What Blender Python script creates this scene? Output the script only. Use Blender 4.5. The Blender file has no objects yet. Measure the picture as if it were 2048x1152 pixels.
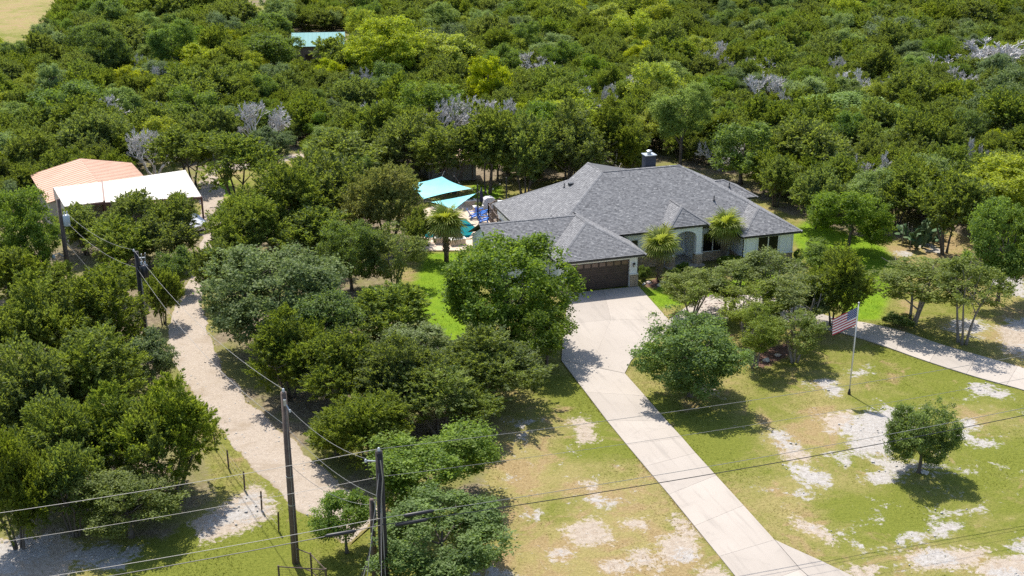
import bpy, bmesh, math, random
import numpy as np
from mathutils import Vector, Matrix, Euler

# ------------------------------------------------------------------ camera, sky, sun, exposure
sc = bpy.context.scene
COL = sc.collection
cam_d = bpy.data.cameras.new('camera'); cam = bpy.data.objects.new('camera', cam_d); COL.objects.link(cam)
cam.location = (0, 0, 33.0); cam.rotation_euler = (math.radians(90 - 20.7), 0, 0)
cam_d.sensor_width = 36; cam_d.lens = 36 * 2430 / 2048; cam_d.clip_end = 6000; cam_d.clip_start = 0.5
sc.camera = cam
SUN_EL = math.radians(59); SUN_AZ = math.atan2(-0.40, 0.92)          # azimuth measured from +Y towards +X
world = bpy.data.worlds.new('World'); sc.world = world; world.use_nodes = True
wn = world.node_tree.nodes; wl = world.node_tree.links
sky = wn.new('ShaderNodeTexSky'); sky.sky_type = 'NISHITA'; sky.sun_disc = False
sky.sun_elevation = SUN_EL; sky.sun_rotation = SUN_AZ; sky.air_density = 1.0; sky.dust_density = 1.2
wn['Background'].inputs[1].default_value = 0.145
wl.new(sky.outputs[0], wn['Background'].inputs[0])
sd = bpy.data.lights.new('sun', 'SUN'); sd.energy = 4.6; sd.angle = math.radians(0.55); sd.color = (1.0, 0.955, 0.88)
sun = bpy.data.objects.new('sun', sd); COL.objects.link(sun)
sdir = Vector((math.sin(SUN_AZ) * math.cos(SUN_EL), math.cos(SUN_AZ) * math.cos(SUN_EL), math.sin(SUN_EL)))
sun.rotation_euler = (-sdir).to_track_quat('-Z', 'Y').to_euler(); sun.location = (0, 80, 90)
sc.view_settings.view_transform = 'Standard'; sc.view_settings.look = 'None'
sc.view_settings.exposure = 0.68; sc.view_settings.gamma = 1.0; sc.view_settings.use_curve_mapping = False
sc.cycles.max_bounces = 6; sc.cycles.diffuse_bounces = 3; sc.cycles.transmission_bounces = 4
sc.cycles.transparent_max_bounces = 8; sc.cycles.sample_clamp_indirect = 3.0; sc.cycles.use_denoising = False

rng = np.random.default_rng(7)
random.seed(7)
AN = math.radians(17.4)                                               # the house stands turned by this much
UX = Vector((math.cos(AN), math.sin(AN), 0)); VX = Vector((-math.sin(AN), math.cos(AN), 0))
HO = Vector((10.23, 87.37, 2.75)); HO.z = 0

# ------------------------------------------------------------------ material helpers
def node(nt, t, **kw):
    n = nt.nodes.new(t)
    for k, v in kw.items():
        if isinstance(k, str) and hasattr(n, k): setattr(n, k, v)
    return n
def mat_base(name):
    m = bpy.data.materials.new(name); m.use_nodes = True
    nt = m.node_tree; b = nt.nodes['Principled BSDF']
    return m, nt, b
def ramp(nt, fac, stops):
    r = nt.nodes.new('ShaderNodeValToRGB'); e = r.color_ramp.elements
    while len(e) < len(stops): e.new(0.5)
    for i, (p, c) in enumerate(stops):
        e[i].position = p; e[i].color = (*c, 1)
    nt.links.new(fac, r.inputs[0]); return r.outputs[0]
def noise(nt, scale, detail=4, rough=0.6, coord='Object', dist=0.0):
    tc = nt.nodes.new('ShaderNodeTexCoord'); n = nt.nodes.new('ShaderNodeTexNoise')
    n.inputs['Scale'].default_value = scale; n.inputs['Detail'].default_value = detail
    n.inputs['Roughness'].default_value = rough; n.inputs['Distortion'].default_value = dist
    if coord == 'World':
        g = nt.nodes.new('ShaderNodeNewGeometry'); nt.links.new(g.outputs['Position'], n.inputs['Vector'])
    else:
        nt.links.new(tc.outputs[coord], n.inputs['Vector'])
    return n.outputs['Fac']
def mixc(nt, fac, a, b):
    m = nt.nodes.new('ShaderNodeMix'); m.data_type = 'RGBA'
    for sock, v in ((m.inputs[0], fac), (m.inputs[6], a), (m.inputs[7], b)):
        if hasattr(v, 'links'): nt.links.new(v, sock)
        elif isinstance(v, (int, float)): sock.default_value = v
        else: sock.default_value = (*v, 1)
    return m.outputs[2]
def math_(nt, op, a, b=0.0, c=0.0, clamp=False):
    m = nt.nodes.new('ShaderNodeMath'); m.operation = op; m.use_clamp = clamp
    for s, v in zip(m.inputs, (a, b, c)):
        if hasattr(v, 'links'): nt.links.new(v, s)
        else: s.default_value = v
    return m.outputs[0]
def attr(nt, name):
    a = nt.nodes.new('ShaderNodeAttribute'); a.attribute_name = name; return a.outputs['Fac']
def smooth(nt, x, lo, hi):
    m = nt.nodes.new('ShaderNodeMapRange'); m.interpolation_type = 'SMOOTHSTEP'
    nt.links.new(x, m.inputs[0]); m.inputs[1].default_value = lo; m.inputs[2].default_value = hi
    return m.outputs[0]
def bump(nt, b, h, strength, dist):
    n = nt.nodes.new('ShaderNodeBump'); n.inputs['Strength'].default_value = strength; n.inputs['Distance'].default_value = dist
    nt.links.new(h, n.inputs['Height']); nt.links.new(n.outputs[0], b.inputs['Normal'])

def mottled(name, c1, c2, scale=3.0, rough=0.8, bumpd=0.01, c3=None, metal=0.0, coord='Object'):
    """two (or three) tones blended by noise with fine grain: plaster, wood, concrete, metal."""
    m, nt, b = mat_base(name)
    f = noise(nt, scale, 6, 0.65, coord)
    stops = [(0.3, c1), (0.7, c2)] if c3 is None else [(0.28, c1), (0.52, c2), (0.74, c3)]
    col = ramp(nt, f, stops)
    oi = nt.nodes.new('ShaderNodeObjectInfo')
    hs = nt.nodes.new('ShaderNodeHueSaturation'); nt.links.new(col, hs.inputs['Color'])
    v = math_(nt, 'MULTIPLY_ADD', oi.outputs['Random'], 0.16, 0.92); nt.links.new(v, hs.inputs['Value'])
    nt.links.new(hs.outputs[0], b.inputs['Base Color'])
    b.inputs['Roughness'].default_value = rough; b.inputs['Metallic'].default_value = metal
    if bumpd: bump(nt, b, noise(nt, scale * 9, 3, 0.6, coord), 0.5, bumpd)
    return m
def tinted(name, stops, rough=0.9, scale=2.0):
    """colour picked per face from the 'tint' attribute, with a little large-scale fading."""
    m, nt, b = mat_base(name)
    col = ramp(nt, attr(nt, 'tint'), stops)
    w = noise(nt, scale, 4, 0.6, 'World')
    col = mixc(nt, math_(nt, 'MULTIPLY', w, 0.35), col, tuple(x * 0.72 for x in stops[len(stops) // 2][1]))
    nt.links.new(col, b.inputs['Base Color']); b.inputs['Roughness'].default_value = rough
    return m
def foliage(name, dark, light, trans, tint_old=None, vary=0.3, tf=0.47, rough=0.6):
    m, nt, b = mat_base(name); nt.nodes.remove(b)
    out = nt.nodes['Material Output']
    c = ramp(nt, attr(nt, 'tint'), [(0.0, dark), (0.62, tuple((a + d) / 2 for a, d in zip(dark, light))), (1.0, light)])
    n = noise(nt, 0.45, 2, 0.5, 'World')
    c = mixc(nt, smooth(nt, n, 0.45, 0.75), c, tint_old or tuple(x * 0.85 for x in light))
    oi = nt.nodes.new('ShaderNodeObjectInfo')
    hs = nt.nodes.new('ShaderNodeHueSaturation'); nt.links.new(c, hs.inputs['Color'])
    nt.links.new(math_(nt, 'MULTIPLY_ADD', oi.outputs['Random'], vary, 1 - vary / 2), hs.inputs['Value'])
    r2 = math_(nt, 'FRACT', math_(nt, 'MULTIPLY', oi.outputs['Random'], 17.31))
    nt.links.new(math_(nt, 'MULTIPLY_ADD', r2, 0.024, 0.492), hs.inputs['Hue'])
    r3 = math_(nt, 'FRACT', math_(nt, 'MULTIPLY', oi.outputs['Random'], 41.7))
    nt.links.new(math_(nt, 'MULTIPLY_ADD', r3, 0.3, 0.82), hs.inputs['Saturation'])
    d = nt.nodes.new('ShaderNodeBsdfDiffuse'); nt.links.new(hs.outputs[0], d.inputs['Color'])
    t = nt.nodes.new('ShaderNodeBsdfTranslucent')
    tc = mixc(nt, 0.55, hs.outputs[0], trans); nt.links.new(tc, t.inputs['Color'])
    mx = nt.nodes.new('ShaderNodeMixShader'); mx.inputs[0].default_value = tf
    nt.links.new(d.outputs[0], mx.inputs[1]); nt.links.new(t.outputs[0], mx.inputs[2])
    g = nt.nodes.new('ShaderNodeBsdfGlossy'); g.inputs['Roughness'].default_value = rough
    g.inputs['Color'].default_value = (0.8, 0.85, 0.8, 1)
    mx2 = nt.nodes.new('ShaderNodeMixShader'); mx2.inputs[0].default_value = 0.018
    nt.links.new(mx.outputs[0], mx2.inputs[1]); nt.links.new(g.outputs[0], mx2.inputs[2])
    nt.links.new(mx2.outputs[0], out.inputs['Surface'])
    return m
def plain(name, c, rough=0.6, metal=0.0, spec=0.5):
    m, nt, b = mat_base(name)
    f = noise(nt, 5.0, 4, 0.6)
    nt.links.new(ramp(nt, f, [(0.25, tuple(x * 0.86 for x in c)), (0.75, c)]), b.inputs['Base Color'])
    b.inputs['Roughness'].default_value = rough; b.inputs['Metallic'].default_value = metal
    b.inputs['Specular IOR Level'].default_value = spec
    return m

M = {}
M['juniper'] = foliage('juniper_foliage', (0.034, 0.064, 0.012), (0.232, 0.285, 0.042), (0.38, 0.46, 0.034), (0.110, 0.142, 0.045), vary=0.5)
M['juniper_yellow'] = foliage('yellowish_juniper_foliage', (0.120, 0.138, 0.030), (0.30, 0.30, 0.070), (0.36, 0.37, 0.05), (0.22, 0.21, 0.075))
M['oak'] = foliage('oak_leaves', (0.040, 0.084, 0.010), (0.205, 0.290, 0.040), (0.31, 0.43, 0.028), (0.130, 0.185, 0.030), vary=0.35)
M['grey_oak'] = foliage('grey_green_leaves', (0.062, 0.098, 0.036), (0.215, 0.270, 0.110), (0.24, 0.32, 0.065), (0.150, 0.190, 0.075))
M['live_oak'] = foliage('live_oak_leaves', (0.080, 0.112, 0.016), (0.255, 0.300, 0.058), (0.34, 0.40, 0.04), (0.185, 0.210, 0.05))
M['bright'] = foliage('bright_yellow_green_leaves', (0.170, 0.210, 0.008), (0.420, 0.480, 0.024), (0.56, 0.62, 0.015), (0.34, 0.37, 0.014))
M['pale'] = foliage('pale_green_leaves', (0.115, 0.170, 0.040), (0.300, 0.375, 0.115), (0.36, 0.47, 0.07), (0.225, 0.295, 0.085))
M['palm'] = foliage('palm_fronds', (0.140, 0.180, 0.018), (0.36, 0.385, 0.060), (0.44, 0.50, 0.03), (0.29, 0.285, 0.05), vary=0.45)
M['palm_dry'] = foliage('dry_palm_fronds', (0.20, 0.17, 0.09), (0.36, 0.31, 0.17), (0.30, 0.26, 0.10))
M['cactus'] = foliage('cactus_skin', (0.07, 0.12, 0.05), (0.12, 0.17, 0.07), (0.08, 0.12, 0.03), tf=0.05)
M['bark'] = mottled('bark', (0.060, 0.048, 0.038), (0.150, 0.125, 0.105), 6, 0.95, 0.03)
M['bark_pale'] = mottled('pale_bark', (0.13, 0.11, 0.09), (0.27, 0.235, 0.20), 6, 0.95, 0.03)
M['dead_wood'] = mottled('dead_wood', (0.46, 0.435, 0.41), (0.64, 0.61, 0.58), 2, 0.95, 0.0)
M['palm_bark'] = mottled('palm_bark', (0.09, 0.07, 0.05), (0.24, 0.19, 0.14), 5, 0.95, 0.02)
M['boot'] = mottled('palm_boots', (0.13, 0.10, 0.07), (0.33, 0.27, 0.20), 7, 0.95, 0.02)
M['concrete'] = mottled('concrete', (0.315, 0.272, 0.228), (0.370, 0.324, 0.276), 0.35, 0.9, 0.004, c3=(0.400, 0.354, 0.305), coord='Generated')
M['shingle'] = tinted('roof_shingles', [(0.0, (0.082, 0.081, 0.085)), (0.4, (0.158, 0.156, 0.159)), (0.75, (0.222, 0.219, 0.219)), (1.0, (0.31, 0.304, 0.297))], 0.95, 0.3)
M['deckboard'] = plain('roof_deck', (0.09, 0.09, 0.09), 0.9)
M['gutter'] = plain('dark_gutter', (0.035, 0.033, 0.032), 0.45)
M['trim'] = mottled('off_white_trim', (0.74, 0.72, 0.65), (0.80, 0.78, 0.71), 1.5, 0.7, 0.002)
M['stucco'] = mottled('white_stucco', (0.76, 0.77, 0.755), (0.84, 0.84, 0.82), 1.2, 0.9, 0.006)
M['garage'] = mottled('brown_garage_door', (0.045, 0.030, 0.024), (0.085, 0.058, 0.046), 2.0, 0.5, 0.003)
M['garage_pane'] = plain('amber_garage_glass', (0.20, 0.13, 0.10), 0.15)
M['glass_dark'] = plain('dark_window_screen', (0.010, 0.009, 0.010), 0.25)
M['door_wood'] = mottled('dark_front_door', (0.030, 0.020, 0.016), (0.060, 0.040, 0.030), 3, 0.5, 0.003)
M['stone'] = mottled('tan_ledge_stone', (0.30, 0.20, 0.12), (0.47, 0.36, 0.25), 4, 0.9, 0.01, c3=(0.38, 0.22, 0.13))
M['mortar'] = mottled('mortar', (0.32, 0.27, 0.22), (0.40, 0.35, 0.29), 4, 0.95, 0.004)
M['limestone'] = mottled('white_limestone', (0.38, 0.355, 0.32), (0.52, 0.49, 0.455), 2.5, 0.95, 0.015)
M['pink_rock'] = mottled('pinkish_rock', (0.42, 0.33, 0.29), (0.58, 0.49, 0.44), 5, 0.95, 0.01)
M['metal_grey'] = mottled('galvanised_steel', (0.36, 0.38, 0.40), (0.52, 0.54, 0.56), 6, 0.4, 0.0, metal=0.6)
M['chimney'] = mottled('dark_grey_siding', (0.045, 0.046, 0.058), (0.070, 0.071, 0.085), 3, 0.8, 0.003)
M['pole_wood'] = mottled('weathered_pole_wood', (0.075, 0.052, 0.042), (0.15, 0.110, 0.088), 5, 0.95, 0.01)
M['pole_dark'] = mottled('creosote_pole_wood', (0.016, 0.013, 0.012), (0.038, 0.030, 0.027), 5, 0.8, 0.01)
M['wire'] = plain('aluminium_cable', (0.30, 0.285, 0.26), 0.6, 0.2)
M['cable'] = plain('black_cable', (0.018, 0.018, 0.020), 0.5)
M['rust'] = mottled('rusty_steel', (0.060, 0.038, 0.028), (0.12, 0.080, 0.058), 8, 0.8, 0.002)
M['galv_box'] = plain('grey_transformer_paint', (0.50, 0.54, 0.56), 0.4)
M['black_box'] = plain('dark_transformer_paint', (0.022, 0.022, 0.026), 0.35)
M['ceramic'] = plain('glazed_insulator', (0.62, 0.64, 0.66), 0.25)
M['roof_orange'] = mottled('terracotta_metal_roof', (0.44, 0.245, 0.155), (0.53, 0.315, 0.21), 0.6, 0.6, 0.0)
M['roof_white'] = mottled('cream_metal_roof', (0.40, 0.365, 0.32), (0.48, 0.44, 0.39), 0.6, 0.45, 0.0)
M['barn_wall'] = mottled('tan_metal_siding', (0.46, 0.42, 0.36), (0.54, 0.50, 0.43), 0.8, 0.6, 0.0)
M['barn_trim'] = plain('red_brown_trim', (0.17, 0.075, 0.055), 0.6)
M['roof_teal'] = mottled('pale_teal_metal_roof', (0.13, 0.30, 0.285), (0.20, 0.37, 0.35), 0.5, 0.8, 0.0)
M['shed_wall'] = mottled('grey_shed_siding', (0.15, 0.15, 0.155), (0.22, 0.22, 0.225), 1, 0.8, 0.0)
M['far_wall'] = plain('brown_far_wall', (0.16, 0.13, 0.11), 0.8)
M['sail'] = mottled('turquoise_shade_cloth', (0.20, 0.60, 0.64), (0.27, 0.67, 0.70), 1.5, 0.8, 0.0)
M['pool_deck'] = mottled('tan_flagstone', (0.46, 0.36, 0.27), (0.58, 0.47, 0.36), 0.8, 0.9, 0.006)
M['pool_wall'] = plain('pool_plaster', (0.20, 0.50, 0.52), 0.5)
M['chair_blue'] = plain('blue_painted_slats', (0.015, 0.17, 0.62), 0.45)
M['deck_brown'] = mottled('brown_deck_boards', (0.08, 0.055, 0.042), (0.14, 0.10, 0.08), 3, 0.8, 0.004)
M['navy'] = plain('navy_canvas', (0.030, 0.028, 0.055), 0.9)
M['canvas'] = plain('pale_grey_cover', (0.55, 0.53, 0.55), 0.9)
M['car_white'] = plain('white_car_paint', (0.75, 0.76, 0.78), 0.25)
M['rubber'] = plain('tyre_rubber', (0.02, 0.02, 0.02), 0.9)
M['flag_red'] = plain('flag_red_cloth', (0.42, 0.035, 0.065), 0.85)
M['flag_white'] = plain('flag_white_cloth', (0.78, 0.76, 0.76), 0.85)
M['flag_blue'] = plain('flag_blue_cloth', (0.030, 0.055, 0.21), 0.85)
M['flagpole'] = plain('white_aluminium_pole', (0.68, 0.66, 0.63), 0.4, 0.2)
M['lamp_black'] = plain('black_lantern_metal', (0.015, 0.015, 0.015), 0.4)
M['bulb'] = plain('clear_lantern_glass', (0.55, 0.53, 0.48), 0.2)

# water
m, nt, b = mat_base('pool_water'); M['water'] = m
nt.links.new(ramp(nt, noise(nt, 1.5, 3), [(0.3, (0.010, 0.16, 0.18)), (0.7, (0.015, 0.20, 0.22))]), b.inputs['Base Color'])
b.inputs['Roughness'].default_value = 0.06; bump(nt, b, noise(nt, 6, 3, 0.5, 'World'), 0.3, 0.02)

# ribbed metal roofing: bump ribs across the local x axis
def add_ribs(mt, spacing, axis=0):
    nt = mt.node_tree; b = nt.nodes['Principled BSDF']
    tc = nt.nodes.new('ShaderNodeTexCoord'); s = nt.nodes.new('ShaderNodeSeparateXYZ'); nt.links.new(tc.outputs['UV'], s.inputs[0])
    f = math_(nt, 'FRACT', math_(nt, 'DIVIDE', s.outputs[axis], spacing))
    bump(nt, b, smooth(nt, f, 0.75, 0.95), 1.0, 0.05)

# the ground: lawn, dry grass, limestone, bare soil, leaf litter, mixed by surface masks and noise
def ground_colour(nt, coord='World', tuft=False):
    dry = attr(nt, 'dry'); lush = attr(nt, 'lush')
    n1 = noise(nt, 0.16, 5, 0.62, coord, 0.3); n2 = noise(nt, 1.1, 5, 0.65, coord); n3 = noise(nt, 7.0, 3, 0.6, coord)
    green = ramp(nt, n3, [(0.25, (0.105, 0.124, 0.016)), (0.75, (0.180, 0.190, 0.030))])
    straw = ramp(nt, n3, [(0.25, (0.215, 0.175, 0.060)), (0.75, (0.325, 0.270, 0.110))])
    d = math_(nt, 'ADD', dry, math_(nt, 'MULTIPLY', math_(nt, 'SUBTRACT', n1, 0.5), 1.5))
    d = math_(nt, 'ADD', d, math_(nt, 'MULTIPLY', math_(nt, 'SUBTRACT', n2, 0.5), 0.9))
    c = mixc(nt, smooth(nt, d, 0.18, 0.95), green, straw)
    n4 = noise(nt, 0.42, 4, 0.65, coord, 0.6)
    c = mixc(nt, math_(nt, 'MULTIPLY', smooth(nt, math_(nt, 'ADD', n4, math_(nt, 'MULTIPLY', math_(nt, 'SUBTRACT', dry, 0.5), 0.3)), 0.53, 0.68), 0.85), c, ramp(nt, n3, [(0.3, (0.23, 0.155, 0.070)), (0.7, (0.34, 0.25, 0.13))]))
    lc = ramp(nt, n2, [(0.3, (0.105, 0.190, 0.008)), (0.7, (0.175, 0.262, 0.012))])
    c = mixc(nt, smooth(nt, math_(nt, 'ADD', lush, math_(nt, 'MULTIPLY', math_(nt, 'SUBTRACT', n2, 0.5), 0.5)), 0.3, 0.7), c, lc)
    return c, n1, n2, n3
m, nt, b = mat_base('ground'); M['ground'] = m
c, n1, n2, n3 = ground_colour(nt)
nf = noise(nt, 3.2, 5, 0.7, 'World', 0.5); nr = noise(nt, 0.55, 6, 0.7, 'World', 0.8)
forest = attr(nt, 'forest'); soil = attr(nt, 'soil'); rock = attr(nt, 'rock'); mulch = attr(nt, 'mulch')
lit = ramp(nt, nf, [(0.25, (0.085, 0.062, 0.042)), (0.5, (0.19, 0.150, 0.098)), (0.75, (0.34, 0.285, 0.185))])
lit = mixc(nt, smooth(nt, n1, 0.44, 0.6), lit, (0.17, 0.165, 0.05))
c = mixc(nt, smooth(nt, math_(nt, 'ADD', forest, math_(nt, 'MULTIPLY', math_(nt, 'SUBTRACT', nf, 0.5), 0.8)), 0.35, 0.65), c, lit)
so = ramp(nt, nf, [(0.3, (0.30, 0.235, 0.175)), (0.7, (0.44, 0.375, 0.30))])
sv = math_(nt, 'ADD', soil, math_(nt, 'MULTIPLY', math_(nt, 'SUBTRACT', nf, 0.5), 1.1))
sv = math_(nt, 'ADD', sv, math_(nt, 'MULTIPLY', math_(nt, 'SUBTRACT', nr, 0.5), 0.8))
c = mixc(nt, smooth(nt, sv, 0.46, 0.66), c, so)
mu = ramp(nt, nf, [(0.3, (0.075, 0.040, 0.030)), (0.7, (0.18, 0.105, 0.078))])
c = mixc(nt, smooth(nt, math_(nt, 'ADD', mulch, math_(nt, 'MULTIPLY', math_(nt, 'SUBTRACT', nf, 0.5), 0.8)), 0.4, 0.6), c, mu)
rc = ramp(nt, noise(nt, 4.5, 6, 0.72, 'World', 0.4), [(0.25, (0.24, 0.205, 0.17)), (0.48, (0.36, 0.33, 0.295)), (0.80, (0.49, 0.465, 0.44))])
rv = math_(nt, 'ADD', rock, math_(nt, 'MULTIPLY', math_(nt, 'SUBTRACT', nr, 0.5), 1.9))
rv = math_(nt, 'ADD', rv, math_(nt, 'MULTIPLY', math_(nt, 'SUBTRACT', nf, 0.5), 1.25))
c = mixc(nt, smooth(nt, rv, 0.46, 0.74), c, rc)
nt.links.new(c, b.inputs['Base Color']); b.inputs['Roughness'].default_value = 0.97; b.inputs['Specular IOR Level'].default_value = 0.15
bump(nt, b, math_(nt, 'ADD', math_(nt, 'MULTIPLY', noise(nt, 14, 4, 0.7, 'World'), 0.6), nf), 0.8, 0.10)
m, nt, b = mat_base('grass_blades'); M['grass'] = m
c, _, _, _ = ground_colour(nt)
t = attr(nt, 'tint'); hs = nt.nodes.new('ShaderNodeHueSaturation'); nt.links.new(c, hs.inputs['Color'])
nt.links.new(math_(nt, 'MULTIPLY_ADD', t, 0.5, 0.95), hs.inputs['Value'])
nt.nodes.remove(b); d_ = nt.nodes.new('ShaderNodeBsdfDiffuse'); t_ = nt.nodes.new('ShaderNodeBsdfTranslucent'); x_ = nt.nodes.new('ShaderNodeMixShader')
for s in (d_, t_): nt.links.new(hs.outputs[0], s.inputs['Color'])
x_.inputs[0].default_value = 0.5; nt.links.new(d_.outputs[0], x_.inputs[1]); nt.links.new(t_.outputs[0], x_.inputs[2])
nt.links.new(x_.outputs[0], nt.nodes['Material Output'].inputs['Surface'])
# gravel
m, nt, b = mat_base('gravel'); M['gravel'] = m
g1 = noise(nt, 9, 6, 0.75, 'World'); g2 = noise(nt, 0.5, 4, 0.6, 'World', 0.4)
c = ramp(nt, g1, [(0.25, (0.25, 0.203, 0.158)), (0.5, (0.375, 0.312, 0.250)), (0.75, (0.46, 0.40, 0.33))])
c = mixc(nt, smooth(nt, g2, 0.48, 0.72), c, (0.30, 0.240, 0.178))
ge = attr(nt, 'edge')
ev = math_(nt, 'ADD', ge, math_(nt, 'MULTIPLY', math_(nt, 'SUBTRACT', noise(nt, 2.2, 5, 0.7, 'World'), 0.5), 1.1))
c = mixc(nt, smooth(nt, ev, 0.62, 0.85), c, (0.20, 0.165, 0.06))
nt.links.new(c, b.inputs['Base Color']); b.inputs['Roughness'].default_value = 0.98; b.inputs['Specular IOR Level'].default_value = 0.1
bump(nt, b, g1, 0.9, 0.06)
# concrete stains, in world space, so that every slab differs
nt = M['concrete'].node_tree; b = nt.nodes['Principled BSDF']
src = b.inputs['Base Color'].links[0].from_socket
s1 = noise(nt, 0.7, 6, 0.7, 'World', 1.0); s2 = noise(nt, 3.0, 6, 0.75, 'World', 0.5)
c = mixc(nt, math_(nt, 'MULTIPLY', smooth(nt, s1, 0.52, 0.78), 0.55), src, (0.225, 0.197, 0.170))
c = mixc(nt, math_(nt, 'MULTIPLY', smooth(nt, s2, 0.6, 0.8), 0.4), c, (0.235, 0.207, 0.180))
g_ = nt.nodes.new('ShaderNodeNewGeometry'); mp = nt.nodes.new('ShaderNodeMapping'); mp.vector_type = 'TEXTURE'; mp.inputs['Rotation'].default_value = (0, 0, AN); mp.inputs['Scale'].default_value = (0.35, 4.5, 1)
nt.links.new(g_.outputs['Position'], mp.inputs['Vector']); tn = nt.nodes.new('ShaderNodeTexNoise'); tn.inputs['Scale'].default_value = 1.0; tn.inputs['Detail'].default_value = 5; nt.links.new(mp.outputs[0], tn.inputs['Vector'])
c = mixc(nt, math_(nt, 'MULTIPLY', smooth(nt, tn.outputs['Fac'], 0.5, 0.75), 0.38), c, (0.215, 0.188, 0.160))     # wear along the wheel tracks
nt.links.new(c, b.inputs['Base Color'])

# ------------------------------------------------------------------ mesh helpers
class MB:
    """collects boxes, tubes, quads; build() links them as ONE mesh object."""
    def __init__(s): s.v = []; s.f = []
    def add(s, vs, fs):
        o = len(s.v); s.v += [tuple(p) for p in vs]; s.f += [tuple(i + o for i in f) for f in fs]; return s
    def box(s, x0, y0, z0, x1, y1, z1):
        return s.add([(x0,y0,z0),(x1,y0,z0),(x1,y1,z0),(x0,y1,z0),(x0,y0,z1),(x1,y0,z1),(x1,y1,z1),(x0,y1,z1)],
                     [(0,3,2,1),(4,5,6,7),(0,1,5,4),(1,2,6,5),(2,3,7,6),(3,0,4,7)])
    def cbox(s, c, d, inset=0.0):
        """chamfered-top block used for stones: top face inset."""
        x, y, z = c; a, b_, h = d[0] / 2, d[1] / 2, d[2] / 2
        return s.box(x - a, y - b_, z - h, x + a, y + b_, z + h)
    def beam(s, p, q, w, h=None):
        p = Vector(p); q = Vector(q); h = h or w; d = (q - p).normalized()
        up = Vector((0, 0, 1)) if abs(d.z) < 0.95 else Vector((0, 1, 0))
        a = d.cross(up).normalized(); b_ = a.cross(d).normalized()
        vs = [e + a * sx * w / 2 + b_ * sy * h / 2 for e in (p, q) for sx, sy in ((-1,-1),(1,-1),(1,1),(-1,1))]
        return s.add(vs, [(0,3,2,1),(4,5,6,7),(0,1,5,4),(1,2,6,5),(2,3,7,6),(3,0,4,7)])
    def tube(s, pts, rad, n=8, cap=True):
        pts = [Vector(p) for p in pts]; o = len(s.v); N = len(pts)
        if not hasattr(rad, '__len__'): rad = [rad] * N
        a = None
        for i, p in enumerate(pts):
            d = (pts[min(i + 1, N - 1)] - pts[max(i - 1, 0)]).normalized()
            if a is None:
                a = d.cross(Vector((0, 0, 1)) if abs(d.z) < 0.9 else Vector((0, 1, 0))).normalized()
            else:
                a = (a - d * a.dot(d)).normalized()
            b_ = d.cross(a)
            for k in range(n):
                t = 2 * math.pi * k / n
                s.v.append(tuple(p + (a * math.cos(t) + b_ * math.sin(t)) * rad[i]))
        for i in range(N - 1):
            for k in range(n):
                k2 = (k + 1) % n
                s.f.append((o + i*n + k, o + i*n + k2, o + (i+1)*n + k2, o + (i+1)*n + k))
        if cap:
            s.f.append(tuple(o + k for k in range(n))[::-1]); s.f.append(tuple(o + (N-1)*n + k for k in range(n)))
        return s
    def lathe(s, prof, c=(0,0,0), n=12):
        o = len(s.v)
        for r, z in prof:
            for k in range(n):
                t = 2 * math.pi * k / n; s.v.append((c[0] + r*math.cos(t), c[1] + r*math.sin(t), c[2] + z))
        for i in range(len(prof) - 1):
            for k in range(n):
                k2 = (k + 1) % n; s.f.append((o+i*n+k, o+i*n+k2, o+(i+1)*n+k2, o+(i+1)*n+k))
        s.f.append(tuple(o + k for k in range(n))[::-1]); s.f.append(tuple(o + (len(prof)-1)*n + k for k in range(n)))
        return s
    def prism(s, poly, z0, z1):
        n = len(poly)
        if sum(poly[i][0]*poly[(i+1)%n][1] - poly[(i+1)%n][0]*poly[i][1] for i in range(n)) < 0: poly = poly[::-1]
        vs = [(x, y, z0) for x, y in poly] + [(x, y, z1) for x, y in poly]
        fs = [tuple(range(n))[::-1], tuple(range(n, 2*n))] + [(i, (i+1)%n, n+(i+1)%n, n+i) for i in range(n)]
        return s.add(vs, fs)
    def build(s, name, mat, parent=None, smooth=False, **props):
        me = bpy.data.meshes.new(name); me.from_pydata(s.v, [], s.f); me.update()
        return link(name, me, mat, parent, smooth, **props)
def link(name, me, mat, parent=None, smooth=False, **props):
    if mat is not None: me.materials.append(M[mat] if isinstance(mat, str) else mat)
    if smooth: me.polygons.foreach_set('use_smooth', [True] * len(me.polygons))
    o = bpy.data.objects.new(name, me); COL.objects.link(o)
    if parent is not None: o.parent = parent
    for k, v in props.items(): o[k] = v
    return o
def npmesh(name, verts, faces, attrs=None):
    """mesh from numpy arrays: verts (n,3), faces (m,k) all with k corners; attrs: name -> (domain, values)."""
    verts = np.asarray(verts, np.float32); faces = np.asarray(faces, np.int32)
    me = bpy.data.meshes.new(name); me.vertices.add(len(verts)); me.vertices.foreach_set('co', verts.ravel())
    k = faces.shape[1]; me.loops.add(faces.size); me.loops.foreach_set('vertex_index', faces.ravel())
    me.polygons.add(len(faces)); me.polygons.foreach_set('loop_start', np.arange(0, faces.size, k, dtype=np.int32))
    me.update(calc_edges=True)
    for an, (dom, vals) in (attrs or {}).items():
        a = me.attributes.new(an, 'FLOAT', dom); a.data.foreach_set('value', np.asarray(vals, np.float32))
    return me
def thing(name, label, cat, loc=(0,0,0), rz=0.0, group=None):
    o = bpy.data.objects.new(name, None); COL.objects.link(o); o.empty_display_size = 0.3
    o.location = loc if len(loc) == 3 else (*loc, 0); o.rotation_euler = (0, 0, rz)
    o['label'] = label; o['category'] = cat
    if group: o['group'] = group
    return o
def tag(o, label, cat, group=None):
    o['label'] = label; o['category'] = cat
    if group: o['group'] = group
    return o
def copy_obj(o, parent=None):
    c = o.copy(); COL.objects.link(c); c.parent = parent; return c
def uvw(U, V, z=0.0):
    p = HO + UX * U + VX * V; return Vector((p.x, p.y, z))
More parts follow.
